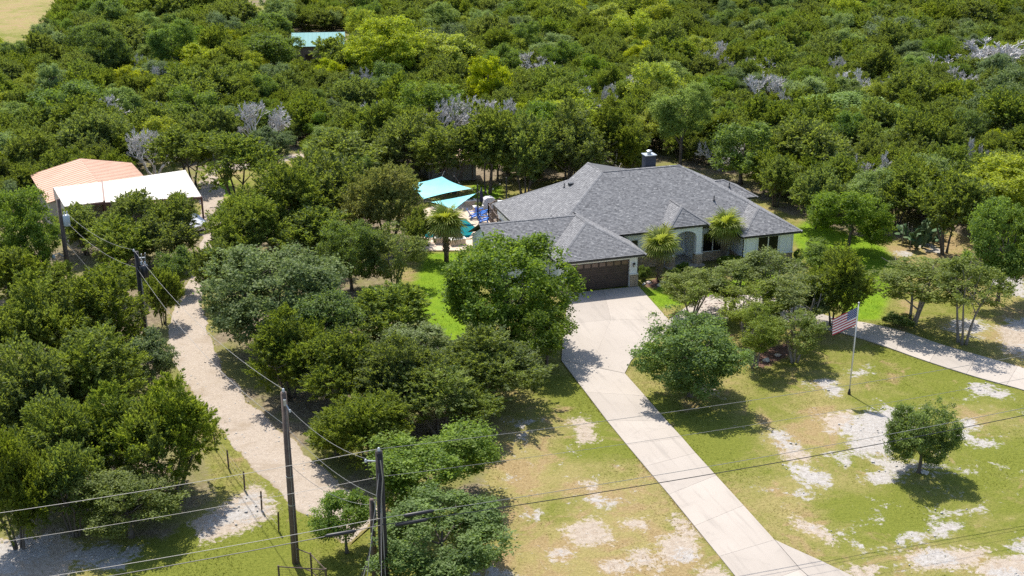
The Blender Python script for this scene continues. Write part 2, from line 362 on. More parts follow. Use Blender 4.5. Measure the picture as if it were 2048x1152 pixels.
def resample(pts, step):
    pts = [Vector((p[0], p[1], 0)) for p in pts]; out = [pts[0]]; L = 0
    d = [0]
    for a, b_ in zip(pts, pts[1:]): d.append(d[-1] + (b_ - a).length)
    n = max(2, int(round(d[-1] / step)) + 1); res = []
    for i in range(n):
        t = d[-1] * i / (n - 1); j = max(k for k in range(len(d)) if d[k] <= t + 1e-9); j = min(j, len(pts) - 2)
        f = (t - d[j]) / max(1e-9, d[j+1] - d[j]); res.append(pts[j].lerp(pts[j+1], f))
    return res
def spline(pts, sub=6):
    """Catmull-Rom through 2-D points."""
    P_ = [Vector((p[0], p[1], 0)) for p in pts]; out = []
    for i in range(len(P_) - 1):
        p0 = P_[max(i-1, 0)]; p1 = P_[i]; p2 = P_[i+1]; p3 = P_[min(i+2, len(P_)-1)]
        for k in range(sub):
            t = k / sub
            out.append(0.5 * ((2*p1) + (p2-p0)*t + (2*p0-5*p1+4*p2-p3)*t*t + (3*p1-p0-3*p2+p3)*t**3))
    out.append(P_[-1]); return [(p.x, p.y) for p in out]
def inpoly(x, y, poly):
    r = np.zeros(np.shape(x), bool); n = len(poly)
    for i in range(n):
        x1, y1 = poly[i]; x2, y2 = poly[(i+1) % n]
        c = ((y1 > y) != (y2 > y)); xi = (x2-x1) * (y-y1) / ((y2-y1) if y2 != y1 else 1e-9) + x1
        r ^= c & (x < xi)
    return r
def softpoly(x, y, poly, soft):
    """1 inside, 0 outside, ramp of width soft across the outline."""
    d = np.full(np.shape(x), 1e9); n = len(poly)
    for i in range(n):
        x1, y1 = poly[i]; x2, y2 = poly[(i+1) % n]; dx, dy = x2-x1, y2-y1
        t = np.clip(((x-x1)*dx + (y-y1)*dy) / (dx*dx+dy*dy+1e-9), 0, 1)
        d = np.minimum(d, np.hypot(x - x1 - t*dx, y - y1 - t*dy))
    s = np.where(inpoly(x, y, poly), d, -d)
    return np.clip(0.5 + s / (2*soft), 0, 1)

# ------------------------------------------------------------------ the ground
ROCKS = [  # limestone showing through the lawn
 [(14.38, 63.00), (15.26, 63.63), (16.02, 63.76), (16.39, 62.75), (16.45, 61.60), (15.80, 61.36), (15.12, 62.20)],
 [(14.97, 59.68), (16.59, 59.85), (17.22, 59.00), (17.66, 57.47), (17.01, 57.00), (15.73, 57.26), (15.26, 58.17)],
 [(19.29, 64.40), (20.95, 65.71), (22.44, 66.72), (24.16, 66.38), (23.85, 64.40), (21.95, 61.01), (20.14, 60.60), (19.07, 60.83)],
 [(19.15, 57.90), (19.91, 59.28), (19.95, 60.42), (21.21, 60.42), (22.49, 60.02), (24.29, 59.56), (25.38, 58.72), (24.64, 58.17), (22.91, 58.72), (21.18, 58.45), (19.76, 57.26)],
 [(17.96, 60.89), (18.84, 61.01), (18.95, 59.28), (18.05, 59.00)],
 [(21.47, 55.05), (22.30, 55.20), (24.20, 54.90), (23.84, 54.41), (21.65, 54.02)],
 [(16.68, 51.83), (17.59, 51.34), (18.37, 51.51), (19.36, 52.33), (21.72, 53.45), (22.74, 53.83), (22.67, 53.12), (21.85, 52.33), (19.09, 51.43), (17.47, 50.90)],
 [(18.62, 49.86), (20.65, 50.94), (22.19, 51.16), (21.16, 50.29), (19.25, 49.57)], [(24.13, 51.43), (26.69, 51.96), (25.87, 49.99), (24.35, 50.42)], [(22.28, 49.36), (24.74, 49.57), (24.55, 47.93), (22.38, 48.33)],
 [(25.31, 63.00), (27.15, 65.37), (27.70, 64.40), (26.95, 63.13), (27.94, 61.90), (27.43, 61.30), (25.76, 62.20)],
 [(28.93, 70.30), (29.90, 70.52), (31.34, 68.47), (30.45, 67.76), (29.04, 68.11), (28.22, 67.55)],
 [(18.65, 69.92), (19.81, 71.05), (20.73, 70.90), (20.62, 69.19), (19.94, 68.33), (19.40, 69.34)],
 [(14.91, 56.32), (15.63, 56.84), (15.84, 56.32), (15.20, 55.50)], [(22.04, 72.21), (23.45, 72.60), (23.33, 71.59), (21.96, 71.28)],
 [(15.44, 52.65), (16.25, 52.88), (16.64, 52.42), (16.08, 51.69)],
 [(-0.72, 65.37), (0.48, 64.91), (1.69, 65.71), (1.82, 65.18), (0.92, 64.27), (0.69, 61.90), (0.40, 62.20), (0.47, 64.07), (-0.41, 64.52)],
 [(4.25, 56.06), (5.04, 56.06), (5.66, 55.55), (5.35, 54.95), (4.70, 55.05)], [(8.19, 50.85), (9.20, 51.07), (9.18, 50.12), (8.53, 49.78), (8.11, 50.20)],
 [(0.93, 54.70), (1.40, 54.80), (1.30, 53.83), (0.79, 54.02)],
 [(-15.47, 54.07), (-14.45, 55.30), (-13.93, 56.58), (-12.72, 55.81), (-12.79, 54.80), (-14.04, 53.35), (-15.53, 52.19)], [(-26.05, 51.74), (-24.08, 52.42), (-22.25, 52.19), (-22.60, 51.07), (-23.58, 48.53), (-24.99, 48.53)],
 [(-15.05, 53.35), (-13.42, 54.07), (-13.94, 52.88)], [(-20.37, 51.74), (-18.02, 51.29), (-18.25, 49.57), (-20.80, 49.36), (-21.72, 50.63)],
 [(-1.53, 49.78), (0.38, 49.57), (0.84, 48.33), (-1.73, 48.13)], [(37.22, 90.82), (40.49, 90.24), (38.79, 84.79), (36.75, 86.36)], [(32.10, 95.70), (33.13, 96.34), (33.08, 94.81), (31.90, 94.31)],
 [(31.46, 80.83), (33.62, 80.83), (33.83, 78.51), (32.46, 77.62), (30.48, 78.97)], [(35.41, 80.83), (37.21, 80.83), (36.29, 78.51), (35.06, 78.97)],
 [(33.87, 76.31), (35.41, 76.31), (34.09, 73.00), (33.57, 74.21)], [(34.80, 98.98), (35.86, 97.65), (36.18, 94.81), (34.81, 95.70)]]
SOILS = [
 [(2.24, 52.88), (3.21, 53.78), (4.27, 54.31), (4.95, 53.12), (5.14, 51.74), (3.82, 51.16), (2.86, 51.51)],
 [(3.81, 57.79), (4.36, 57.90), (4.79, 56.32), (4.98, 55.30), (4.32, 55.20)], [(5.46, 53.83), (6.83, 54.22), (6.77, 52.88), (5.68, 52.79)],
 [(6.97, 51.96), (8.20, 52.88), (9.29, 51.74), (9.16, 49.99), (7.81, 49.78), (6.95, 50.63)], [(4.20, 50.20), (5.23, 50.42), (5.66, 49.78), (5.36, 49.15), (4.18, 49.27)],
 [(5.47, 51.29), (6.53, 51.29), (7.33, 49.78), (6.77, 49.02), (5.89, 49.78)], [(0.93, 54.56), (1.45, 54.80), (1.30, 53.83), (0.79, 54.07)],
 [(1.86, 51.07), (2.60, 51.29), (2.80, 50.20), (2.07, 50.20)], [(8.44, 54.80), (9.46, 52.88), (9.02, 51.51), (8.01, 53.35)], [(8.65, 49.78), (10.21, 49.78), (10.40, 48.13), (8.54, 48.13)],
 [(15.22, 61.30), (16.49, 61.90), (17.22, 60.13), (16.53, 59.56), (15.26, 60.13)], [(18.24, 65.71), (20.52, 66.38), (20.59, 64.40), (18.51, 63.13)],
 [(18.67, 50.85), (21.55, 51.43), (23.66, 51.16), (22.43, 49.78), (19.12, 49.15)], [(22.02, 49.99), (26.50, 51.51), (24.94, 47.73), (21.69, 47.73)], [(15.96, 49.78), (17.64, 49.78), (16.76, 48.33), (15.64, 48.53)],
 [(14.29, 54.31), (15.61, 53.35), (16.77, 51.96), (15.64, 51.43), (14.49, 52.88)], [(-16.44, 53.83), (-13.65, 57.90), (-12.02, 54.80), (-13.59, 52.42), (-15.37, 51.51)],
 [(-26.39, 51.96), (-22.24, 52.88), (-20.89, 51.07), (-20.72, 47.73), (-24.66, 47.73)], [(3.16, 65.05), (4.69, 65.71), (5.08, 62.51), (3.89, 61.90)],
 [(34.35, 79.89), (38.65, 80.83), (35.73, 73.80), (33.06, 74.62)], [(10.11, 70.67), (11.19, 69.19), (13.47, 67.76), (12.56, 69.92)]]
LUSH = [[(-7.25, 95.70), (-3.91, 95.70), (-4.55, 86.90), (-2.53, 76.31), (-4.24, 76.31), (-6.61, 80.83), (-8.01, 84.79), (-7.59, 89.10)], [(9.75, 87.66), (13.47, 85.83), (10.85, 82.77)],
 [(24.21, 100.64), (26.43, 104.68), (29.58, 102.91), (31.43, 96.99), (31.03, 91.40), (26.43, 80.83), (24.28, 80.83), (24.09, 89.10)], [(10.40, 89.10), (17.05, 89.10), (21.43, 91.40), (20.28, 85.83), (11.31, 83.57)],
 [(-30.88, 117.11), (-28.54, 118.97), (-26.62, 112.34), (-29.50, 112.34)], [(-54.25, 251.45), (-50.19, 251.45), (-45.59, 227.29), (-49.29, 227.29)], [(-4.16, 116.20), (-0.70, 118.03), (-1.14, 111.00), (-3.42, 107.76)],
 [(16.58, 123.85), (18.96, 125.91), (19.30, 120.88), (17.12, 119.92)]]
GREEN = [[(2.11, 70.67), (4.39, 71.43), (6.76, 61.90), (6.11, 61.01), (3.58, 61.30), (4.62, 64.40)], [(-18.27, 48.86), (-17.34, 52.42), (-12.02, 54.80), (-8.40, 52.88), (-7.41, 46.95), (-17.70, 46.95)],
 [(8.45, 67.06), (13.16, 62.51), (13.20, 59.56), (10.43, 59.56)], [(16.07, 55.30), (20.70, 56.84), (21.85, 53.83), (19.38, 52.42), (17.01, 52.88)], [(21.50, 67.76), (24.61, 69.92), (27.29, 68.47), (25.16, 65.71), (22.34, 66.38)],
 [(25.59, 75.46), (27.51, 73.00), (32.28, 68.47), (31.45, 66.38), (27.78, 69.92)], [(1.46, 55.30), (2.28, 56.32), (3.05, 55.81), (2.43, 53.35), (1.16, 52.88)], [(2.15, 61.01), (4.47, 61.90), (6.44, 61.60), (5.85, 61.30), (2.66, 59.56)],
 [(25.28, 62.51), (29.42, 61.30), (27.64, 56.84), (24.60, 55.81), (24.27, 57.90)]]
DRY = [[(-1.86, 63.13), (3.14, 64.40), (6.04, 60.13), (8.04, 55.81), (9.26, 51.51), (9.82, 48.86), (9.52, 46.95), (-1.46, 46.95)], [(12.64, 59.56), (14.98, 60.13), (15.14, 55.81), (17.01, 52.88), (14.78, 51.96)],
 [(19.03, 67.76), (19.67, 63.13), (16.10, 60.13), (15.47, 62.51)], [(-124.20, 290.75), (-106.69, 290.75), (-83.56, 221.17), (-93.32, 215.37)], [(35.79, 84.79), (39.54, 84.79), (33.80, 70.67), (32.47, 72.21)], [(33.19, 104.68), (45.56, 101.76), (40.51, 89.10), (31.03, 91.40)],
 [(15.16, 130.22), (20.65, 130.22), (21.20, 119.92), (14.87, 118.03)]]
MULCH = [[(15.69, 73.16), (16.96, 75.46), (19.53, 77.18), (20.03, 76.31), (18.22, 74.21), (16.57, 72.60)], [(10.09, 87.99), (12.17, 90.82), (12.36, 89.10), (10.96, 87.12)], [(14.08, 84.79), (15.74, 85.83), (15.62, 82.77), (13.86, 80.83)]]
YARD = [(-28.44, 43.33), (-32.50, 51.29), (-22.08, 52.42), (-17.28, 52.19), (-15.61, 55.81), (-19.89, 67.76), (-24.93, 80.83), (-25.43, 91.40), (-24.20, 89.10), (-20.67, 77.18), (-16.65, 67.76), (-12.33, 61.30), (-7.96, 55.55), (-1.68, 55.81), (-1.03, 66.38), (-2.84, 75.46), (-8.05, 80.83), (-9.57, 93.81), (-7.38, 97.65), (-6.18, 98.98), (-8.98, 107.76), (-6.19, 117.11), (-0.69, 115.84), (3.82, 118.03), (13.75, 121.86), (17.16, 124.26), (19.30, 120.88), (21.94, 115.30), (25.98, 104.68), (29.36, 100.36), (32.44, 98.98), (38.52, 101.76), (40.88, 96.34), (40.51, 89.10), (52.64, 86.90), (29.56, 43.33)]
LAWNS = [[(-1.63, 65.71), (2.66, 67.76), (6.42, 61.30), (9.90, 49.36), (10.01, 45.82), (-1.88, 45.82)], [(11.03, 63.76), (16.55, 67.76), (23.14, 69.19), (33.23, 67.76), (24.14, 45.82), (15.87, 48.53), (13.48, 52.88)]]
CLEARINGS = [[(-143.00, 312.24), (-106.75, 312.24), (-76.94, 209.84), (-71.28, 183.67), (-81.99, 173.71)], [(-61.20, 271.93), (-51.89, 271.93), (-37.81, 194.76), (-43.80, 194.76)], [(-32.29, 120.88), (-23.11, 129.12), (-22.09, 122.85), (-25.86, 111.00), (-25.89, 104.68), (-28.37, 104.68)]]
X0, X1, Y0, Y1, ST = -48.0, 62.0, 44.0, 128.0, 0.3
gx = np.arange(X0, X1 + 1e-6, ST); gy = np.arange(Y0, Y1 + 1e-6, ST)
def masks(x, y):
    m = {k: np.zeros(x.shape) for k in ('rock', 'soil', 'lush', 'dry', 'mulch')}
    for p in ROCKS: m['rock'] = np.maximum(m['rock'], softpoly(x, y, p, 1.1))
    for p in ROCKS: m['soil'] = np.maximum(m['soil'], 0.66 * softpoly(x, y, p, 2.2))
    for p in SOILS: m['soil'] = np.maximum(m['soil'], 1.0 * softpoly(x, y, p, 1.2))
    for p in LUSH: m['lush'] = np.maximum(m['lush'], softpoly(x, y, p, 1.2))
    m['dry'] += 0.50
    for p in DRY: m['dry'] = np.maximum(m['dry'], 0.50 + 0.35 * softpoly(x, y, p, 2.5))
    for p in GREEN: m['dry'] -= 0.5 * softpoly(x, y, p, 2.0)
    for p in MULCH: m['mulch'] = np.maximum(m['mulch'], softpoly(x, y, p, 0.9))
    lw = np.maximum(softpoly(x, y, LAWNS[0], 1.5), softpoly(x, y, LAWNS[1], 1.5))
    m['rock'] = np.maximum(m['rock'], 0.26 * lw); m['soil'] = np.maximum(m['soil'], 0.32 * lw)
    yard = softpoly(x, y, YARD, 1.2)
    for p in CLEARINGS: yard = np.maximum(yard, softpoly(x, y, p, 1.5))
    m['forest'] = 1 - yard
    return m
XX, YY = np.meshgrid(gx, gy)
mk = masks(XX.ravel(), YY.ravel())
edge = np.minimum(np.minimum(XX - X0, X1 - XX), np.minimum(YY - Y0, Y1 - YY)).ravel()
hz = 0.02 * np.sin(XX.ravel() * 0.9 + np.sin(YY.ravel() * 0.6)) * np.cos(YY.ravel() * 0.75) * np.clip(edge / 3, 0, 1)
hz += 0.035 * mk['rock'] * np.clip(edge / 3, 0, 1) + 0.012 * rng.standard_normal(hz.shape) * mk['rock'] * (edge > 1)
gv = np.stack([XX.ravel(), YY.ravel(), hz - 0.02], 1)
nx, ny = len(gx), len(gy)
ii = (np.arange(ny - 1)[:, None] * nx + np.arange(nx - 1)[None, :]).ravel()
gf = np.stack([ii, ii + 1, ii + nx + 1, ii + nx], 1)
# the sheet goes on to the horizon round that patch
ox = np.array([-2600, -700, -250, -120, X0, X1, 120, 250, 700, 2600.0]); oy = np.array([-2600, -300, 0, Y0, Y1, 150, 175, 200, 225, 250, 300, 700, 2600.0])
ov = []; of = []
for j in range(len(oy) - 1):
    for i in range(len(ox) - 1):
        if ox[i] >= X0 and ox[i+1] <= X1 and oy[j] >= Y0 and oy[j+1] <= Y1: continue
        nsx = max(1, int((ox[i+1] - ox[i]) / 10)) if abs(ox[i]) < 200 and abs(ox[i+1]) < 200 and 0 < oy[j] < 300 else 1
        nsy = max(1, int((oy[j+1] - oy[j]) / 5)) if nsx > 1 else 1
        for a in range(nsx):
            for b_ in range(nsy):
                xa = ox[i] + (ox[i+1]-ox[i])*a/nsx; xb = ox[i] + (ox[i+1]-ox[i])*(a+1)/nsx
                ya = oy[j] + (oy[j+1]-oy[j])*b_/nsy; yb = oy[j] + (oy[j+1]-oy[j])*(b_+1)/nsy
                k = len(ov); ov += [(xa,ya,-0.02),(xb,ya,-0.02),(xb,yb,-0.02),(xa,yb,-0.02)]; of.append((k,k+1,k+2,k+3))
ov = np.array(ov); mo = masks(ov[:, 0], ov[:, 1])
allv = np.concatenate([gv, ov]); allf = np.concatenate([gf, np.array(of) + len(gv)])
me = npmesh('ground', allv, allf, {k: ('POINT', np.concatenate([mk[k], mo[k]])) for k in mk})
link('ground', me, 'ground', None, True, kind='structure')

# ------------------------------------------------------------------ gravel road
def gravel_strip(name, L, R, seed, nacross=14):
    L = resample(spline(L), 0.5); R = resample(spline(R), 0.5); n = max(len(L), len(R))
    L = resample([(p.x, p.y) for p in L], 1e9 if n < 2 else sum((a-b).length for a, b in zip(L, L[1:])) / (n-1))
    R = resample([(p.x, p.y) for p in R], sum((a-b).length for a, b in zip(R, R[1:])) / (n-1))
    n = min(len(L), len(R)); r_ = np.random.default_rng(seed); vs = []; ed = []
    j1 = np.convolve(r_.standard_normal(n + 8), np.ones(4) / 4, 'same')[4:n+4] * 0.30; j2 = np.convolve(r_.standard_normal(n + 8), np.ones(4) / 4, 'same')[4:n+4] * 0.30
    for i in range(n):
        d = (R[i] - L[i]).normalized(); a = L[i] + d * j1[i]; b_ = R[i] + d * j2[i]
        for k in range(nacross + 1):
            t = k / nacross; p = a.lerp(b_, t); e = abs(2*t - 1)
            rut = -0.03 * math.exp(-((e - 0.5) / 0.16) ** 2)
            z = 0.055 * (1 - e ** 6) + rut + 0.006 * r_.standard_normal() - (0.06 if k in (0, nacross) else 0)
            vs.append((p.x, p.y, z)); ed.append(max(0, (e - 0.72) / 0.28) if i not in (0, n-1) else 1)
    w = nacross + 1
    fs = [(i*w+k, i*w+k+1, (i+1)*w+k+1, (i+1)*w+k) for i in range(n-1) for k in range(nacross)]
    me = npmesh(name, vs, fs, {'edge': ('POINT', ed)})
    me.flip_normals() if me.polygons[0].normal.z < 0 else None
    return link(name, me, 'gravel', None, True, kind='structure')
gravel_strip('gravel_road', [(-7.98, 51.51), (-10.25, 53.73), (-12.29, 56.32), (-14.22, 58.72), (-16.36, 62.20), (-18.54, 66.24), (-20.71, 69.56), (-22.52, 73.80), (-24.10, 78.51), (-24.99, 83.57), (-25.18, 87.99), (-25.33, 90.82), (-26.22, 96.34), (-28.14, 103.21), (-29.26, 108.55), (-30.58, 114.42), (-31.71, 119.53)],
             [(-6.32, 54.80), (-8.04, 56.21), (-10.11, 58.72), (-12.20, 61.60), (-14.44, 65.05), (-16.67, 68.61), (-18.65, 72.21), (-20.23, 76.31), (-21.77, 80.83), (-23.06, 84.79), (-24.01, 89.10), (-24.10, 90.82), (-24.80, 96.34), (-25.84, 102.48), (-26.65, 108.55), (-27.73, 113.03), (-29.68, 119.53)], 3)
gravel_strip('gravel_track', [(-31.26, 117.66), (-29.47, 120.88), (-26.77, 122.85), (-24.57, 125.08), (-22.19, 126.75)], [(-31.23, 121.86), (-30.12, 123.85), (-27.30, 125.50), (-25.02, 127.61), (-22.53, 128.90)], 5, 8)
# loose stones lying on the road and on the bare patches
def stone_mesh(seed):
    r_ = np.random.default_rng(seed); bm = bmesh.new(); bmesh.ops.create_icosphere(bm, subdivisions=1, radius=1)
    for v_ in bm.verts: v_.co *= 0.72 + 0.5 * r_.random()
    me = bpy.data.meshes.new('stone'); bm.to_mesh(me); bm.free(); return me
def pebbles(name, polys, n, smin, smax, mat, label_kind, seed):
    r_ = np.random.default_rng(seed); base = [np.array([v.co[:] for v in stone_mesh(s).vertices]) for s in (1, 2, 3)]
    fb = [tuple(p.vertices) for p in stone_mesh(1).polygons]
    V = []; F = []; k = 0
    for poly in polys:
        a = np.array(poly); lo, hi = a.min(0), a.max(0); area = np.prod(hi - lo); m = int(n * area) + 1
        x = r_.uniform(lo[0], hi[0], m); y = r_.uniform(lo[1], hi[1], m); ok = inpoly(x, y, poly)
        for px_, py_ in zip(x[ok], y[ok]):
            s = smin + (smax - smin) * r_.random() ** 3; b_ = base[int(r_.integers(3))] * np.array([s, s * r_.uniform(0.6, 1), s * 0.5])
            t = r_.uniform(0, 6.28); c_, s_ = math.cos(t), math.sin(t)
            V.append(np.stack([b_[:,0]*c_ - b_[:,1]*s_ + px_, b_[:,0]*s_ + b_[:,1]*c_ + py_, b_[:,2] + 0.02 + s*0.2], 1))
            F.append(np.array(fb) + k); k += len(b_)
    return link(name, npmesh(name, np.concatenate(V), np.concatenate(F)), mat, None, False, kind='stuff', label=label_kind)
pebbles('loose_gravel', [[(-8.59, 54.31), (-10.25, 53.73), (-12.29, 56.32), (-16.36, 62.20), (-20.71, 69.56), (-24.10, 78.51), (-25.18, 87.99), (-24.13, 87.99), (-20.23, 76.31), (-16.67, 68.61), (-12.20, 61.60), (-8.04, 56.21)]], 7, 0.02, 0.085, 'limestone', 'small pale stones scattered over the gravel road', 8)
pebbles('limestone_rubble', ROCKS[:24], 3.0, 0.02, 0.11, 'limestone', 'white limestone rubble lying on the bare lawn patches', 9)
pebbles('pink_bed_rock', [[(13.96, 85.31), (15.78, 86.04), (15.88, 83.27), (14.58, 80.83), (13.82, 81.79)]], 30, 0.06, 0.16, 'pink_rock', 'pinkish landscape rock in the bed beside the front lawn', 10)

# ------------------------------------------------------------------ concrete driveway: slabs with open joints
def clip_half(poly, p, n):
    out = []
    for i in range(len(poly)):
        a = Vector(poly[i]); b_ = Vector(poly[(i+1) % len(poly)]); da = (a - p).dot(n); db = (b_ - p).dot(n)
        if da >= 0: out.append(a)
        if (da > 0 > db) or (da < 0 < db): out.append(a.lerp(b_, da / (da - db)))
    return out
def slab(poly, parent, z=0.045):
    poly = [(p[0], p[1]) for p in poly]
    return MB().prism(poly, -0.06, z).build('slab', 'concrete', parent)
drive = bpy.data.objects.new('driveway', None); COL.objects.link(drive); drive['kind'] = 'structure'
dl = resample([(3.28, 73.64), (4.60, 68.83), (6.38, 62.51), (10.53, 48.86), (11.79, 44.65)], 0.25); dr = resample(spline([(7.31, 71.59), (8.49, 67.41), (10.21, 61.42), (11.78, 56.16), (12.96, 52.15), (13.63, 50.98), (14.76, 49.78), (16.95, 47.34), (19.26, 44.65)]), 0.25)
def cut_slabs(L, R, n, parent, gap=0.007):
    for i in range(n):
        a0, a1 = i / n, (i + 1) / n
        def seg(S):
            k0 = a0 * (len(S)-1); k1 = a1 * (len(S)-1); pts = []
            def at(k): j = min(int(k), len(S)-2); return S[j].lerp(S[j+1], k - j)
            g = gap / max(1e-6, (S[1]-S[0]).length)
            k0 += g; k1 -= g; pts = [at(k0)] + [S[j] for j in range(int(k0)+1, int(math.ceil(k1)))][::2] + [at(k1)]
            return pts
        l, r_ = seg(L), seg(R)
        slab([(p.x, p.y) for p in l] + [(p.x, p.y) for p in reversed(r_)], parent)
# the straight run: equal spacing along the near part so that joints lie square to the edges
def arc_slabs(Lp, Rp, stations, parent):
    """stations: list of (left point, right point) across the run."""
    for (a, b_), (c, d) in zip(stations, stations[1:]):
        u_ = (Vector(c) - Vector(a)).normalized() * 0.007; w_ = (Vector(d) - Vector(b_)).normalized() * 0.007
        slab([Vector(a) + u_, Vector(b_) + w_, Vector(d) - w_, Vector(c) - u_], parent)
arc_slabs(None, None, [[(3.28, 73.64), (7.31, 71.59)], [(4.60, 68.83), (8.27, 68.25)], [(5.68, 64.85), (9.20, 64.91)], [(6.58, 61.84), (9.85, 62.75)], [(7.35, 59.34), (10.36, 60.89)], [(8.31, 56.32), (11.12, 58.34)], [(9.23, 53.21), (12.06, 55.20)], [(10.05, 50.46), (13.01, 51.92)]], drive)
arc_slabs(None, None, [[(10.05, 50.46), (13.01, 51.92)], [(10.85, 47.73), (13.71, 49.36)], [(11.79, 44.65), (14.91, 46.57)]], drive)
slab([(13.03, 51.93), (13.69, 51.25), (14.84, 50.12), (16.34, 48.53), (15.12, 46.49), (14.95, 46.57), (13.74, 49.36)], drive)
# the parking pad in front of the garage, in four slabs
A0, A1, A2 = (Vector(p) for p in [(4.37, 86.15), (7.00, 86.85), (9.75, 87.60)]); B0, B1, B2 = (Vector(p) for p in [(3.70, 79.89), (7.11, 80.83), (11.24, 80.83)]); C0, C2 = (Vector(p) for p in [(3.28, 73.68), (7.30, 71.63)]); C1 = C0.lerp(C2, .47)
def q(*p):
    c = sum(p, Vector((0, 0))) / len(p); return slab([c + (v - c) * (1 - 0.007 / (v - c).length) for v in p], drive)
q(A0, A1, B1, B0); q(A1, A2, B2, B1); q(B0, B1, C1, C0); q(B1, B2, Vector((9.16, 76.31)), Vector((7.89, 73.64)), C2, C1)
loop = bpy.data.objects.new('loop_driveway', None); COL.objects.link(loop); loop['kind'] = 'structure'
lo_up = spline([(11.28, 80.83), (12.37, 82.57), (13.72, 84.38), (16.12, 85.83), (19.07, 85.41), (21.29, 83.57), (22.98, 81.40), (25.51, 80.08), (27.26, 78.79), (29.79, 75.88), (33.47, 72.44), (36.80, 68.83)])
lo_dn = spline([(9.18, 76.14), (11.08, 78.60), (13.44, 80.36), (16.43, 81.11), (19.21, 80.64), (21.44, 79.43), (23.26, 78.24), (25.15, 76.31), (27.38, 73.64), (29.80, 71.13), (32.16, 69.12), (35.03, 66.24)])
cut_slabs(resample(lo_up, 0.25), resample(lo_dn, 0.25), 13, loop)

# ------------------------------------------------------------------ grass blades over the lawns
def grass(n, seed):
    r_ = np.random.default_rng(seed)
    x = r_.uniform(-30, 46, n); y = r_.uniform(46, 112, n)
    keep = (np.abs(x) < 0.45 * y + 3) & (r_.random(n) < np.clip(1.15 - (y - 46) / 95, 0.25, 1))
    x, y = x[keep], y[keep]; m_ = masks(x, y)
    ok = (m_['forest'] < 0.45) & (m_['mulch'] < 0.5) & (r_.random(len(x)) > np.clip(m_['rock'] * 1.25, 0, 1)) & (r_.random(len(x)) > np.clip(m_['soil'] * 0.75, 0, 1))
    for poly in NOGRASS: ok &= ~inpoly(x, y, poly)
    x, y = x[ok], y[ok]
    for poly in NOGRASS[:3]:                                  # longer grass creeping over the concrete edges
        a = np.array(poly); b2 = np.roll(a, -1, 0); L = np.hypot(*(b2 - a).T)
        for p, q_, l in zip(a, b2, L):
            t = r_.random(int(l * 42)); x = np.append(x, p[0] + (q_[0]-p[0])*t + 0.05 * r_.standard_normal(len(t))); y = np.append(y, p[1] + (q_[1]-p[1])*t + 0.05 * r_.standard_normal(len(t)))
    k = len(x); m_ = masks(x, y)
    vs = np.zeros((k, 6, 3)); h = r_.uniform(0.01, 0.035, k) * (1 + 0.3 * m_['lush'])
    for j in range(2):
        t = r_.uniform(0, 6.283, k); w = r_.uniform(0.006, 0.018, k); t2 = r_.uniform(0, 6.283, k); l = r_.uniform(0.04, 0.12, k)
        vs[:, 3*j, :2] = np.stack([x + w*np.cos(t), y + w*np.sin(t)], 1); vs[:, 3*j+1, :2] = np.stack([x - w*np.cos(t), y - w*np.sin(t)], 1)
        vs[:, 3*j+2, 0] = x + l*np.cos(t2); vs[:, 3*j+2, 1] = y + l*np.sin(t2)
        vs[:, 3*j, 2] = -0.03; vs[:, 3*j+1, 2] = -0.03; vs[:, 3*j+2, 2] = h
    fs = np.arange(k * 6).reshape(-1, 3); rep = lambda a: np.repeat(a, 2)
    me = npmesh('grass', vs.reshape(-1, 3), fs, {'tint': ('FACE', rep(r_.random(k))), 'dry': ('FACE', rep(m_['dry'])), 'lush': ('FACE', rep(m_['lush']))})
    o = link('grass', me, 'grass', None, False, kind='stuff', label='short green and straw coloured lawn grass'); return o
HFOOT = [tuple(uvw(a, b_)[:2]) for a, b_ in ((-11.3, 2.6), (-6.8, 2.6), (-6.8, .4), (-.3, .4), (-.3, 4), (9, 4), (9, 1.8), (14, 1.8), (14, 17), (-7, 17), (-7, 9), (-11.3, 9))]
NOGRASS = [[(4.37, 86.15), (9.75, 87.60), (11.24, 80.83), (9.16, 76.31), (7.31, 71.59), (3.28, 73.64)], [(3.28, 73.64), (7.31, 71.59), (10.21, 61.42), (13.01, 51.92), (14.84, 50.12), (17.06, 47.73), (15.17, 45.82), (11.79, 44.65), (10.05, 50.46), (6.38, 62.51), (4.60, 68.83)],
           lo_up + lo_dn[::-1], HFOOT, [(-7.98, 51.51), (-10.25, 53.73), (-14.22, 58.72), (-18.54, 66.24), (-22.52, 73.80), (-24.99, 83.57), (-25.33, 90.82), (-26.22, 96.34), (-29.26, 108.55), (-31.71, 119.53), (-29.68, 119.53), (-26.65, 108.55), (-24.10, 90.82), (-23.06, 84.79), (-20.23, 76.31), (-16.67, 68.61), (-12.20, 61.60), (-8.04, 56.21), (-6.32, 54.80)],
           [(-7.50, 96.34), (-3.31, 96.34), (-1.50, 102.48), (-1.82, 108.55), (-3.29, 111.33), (-8.98, 107.76), (-8.54, 98.98)]]
grass(330000, 21)

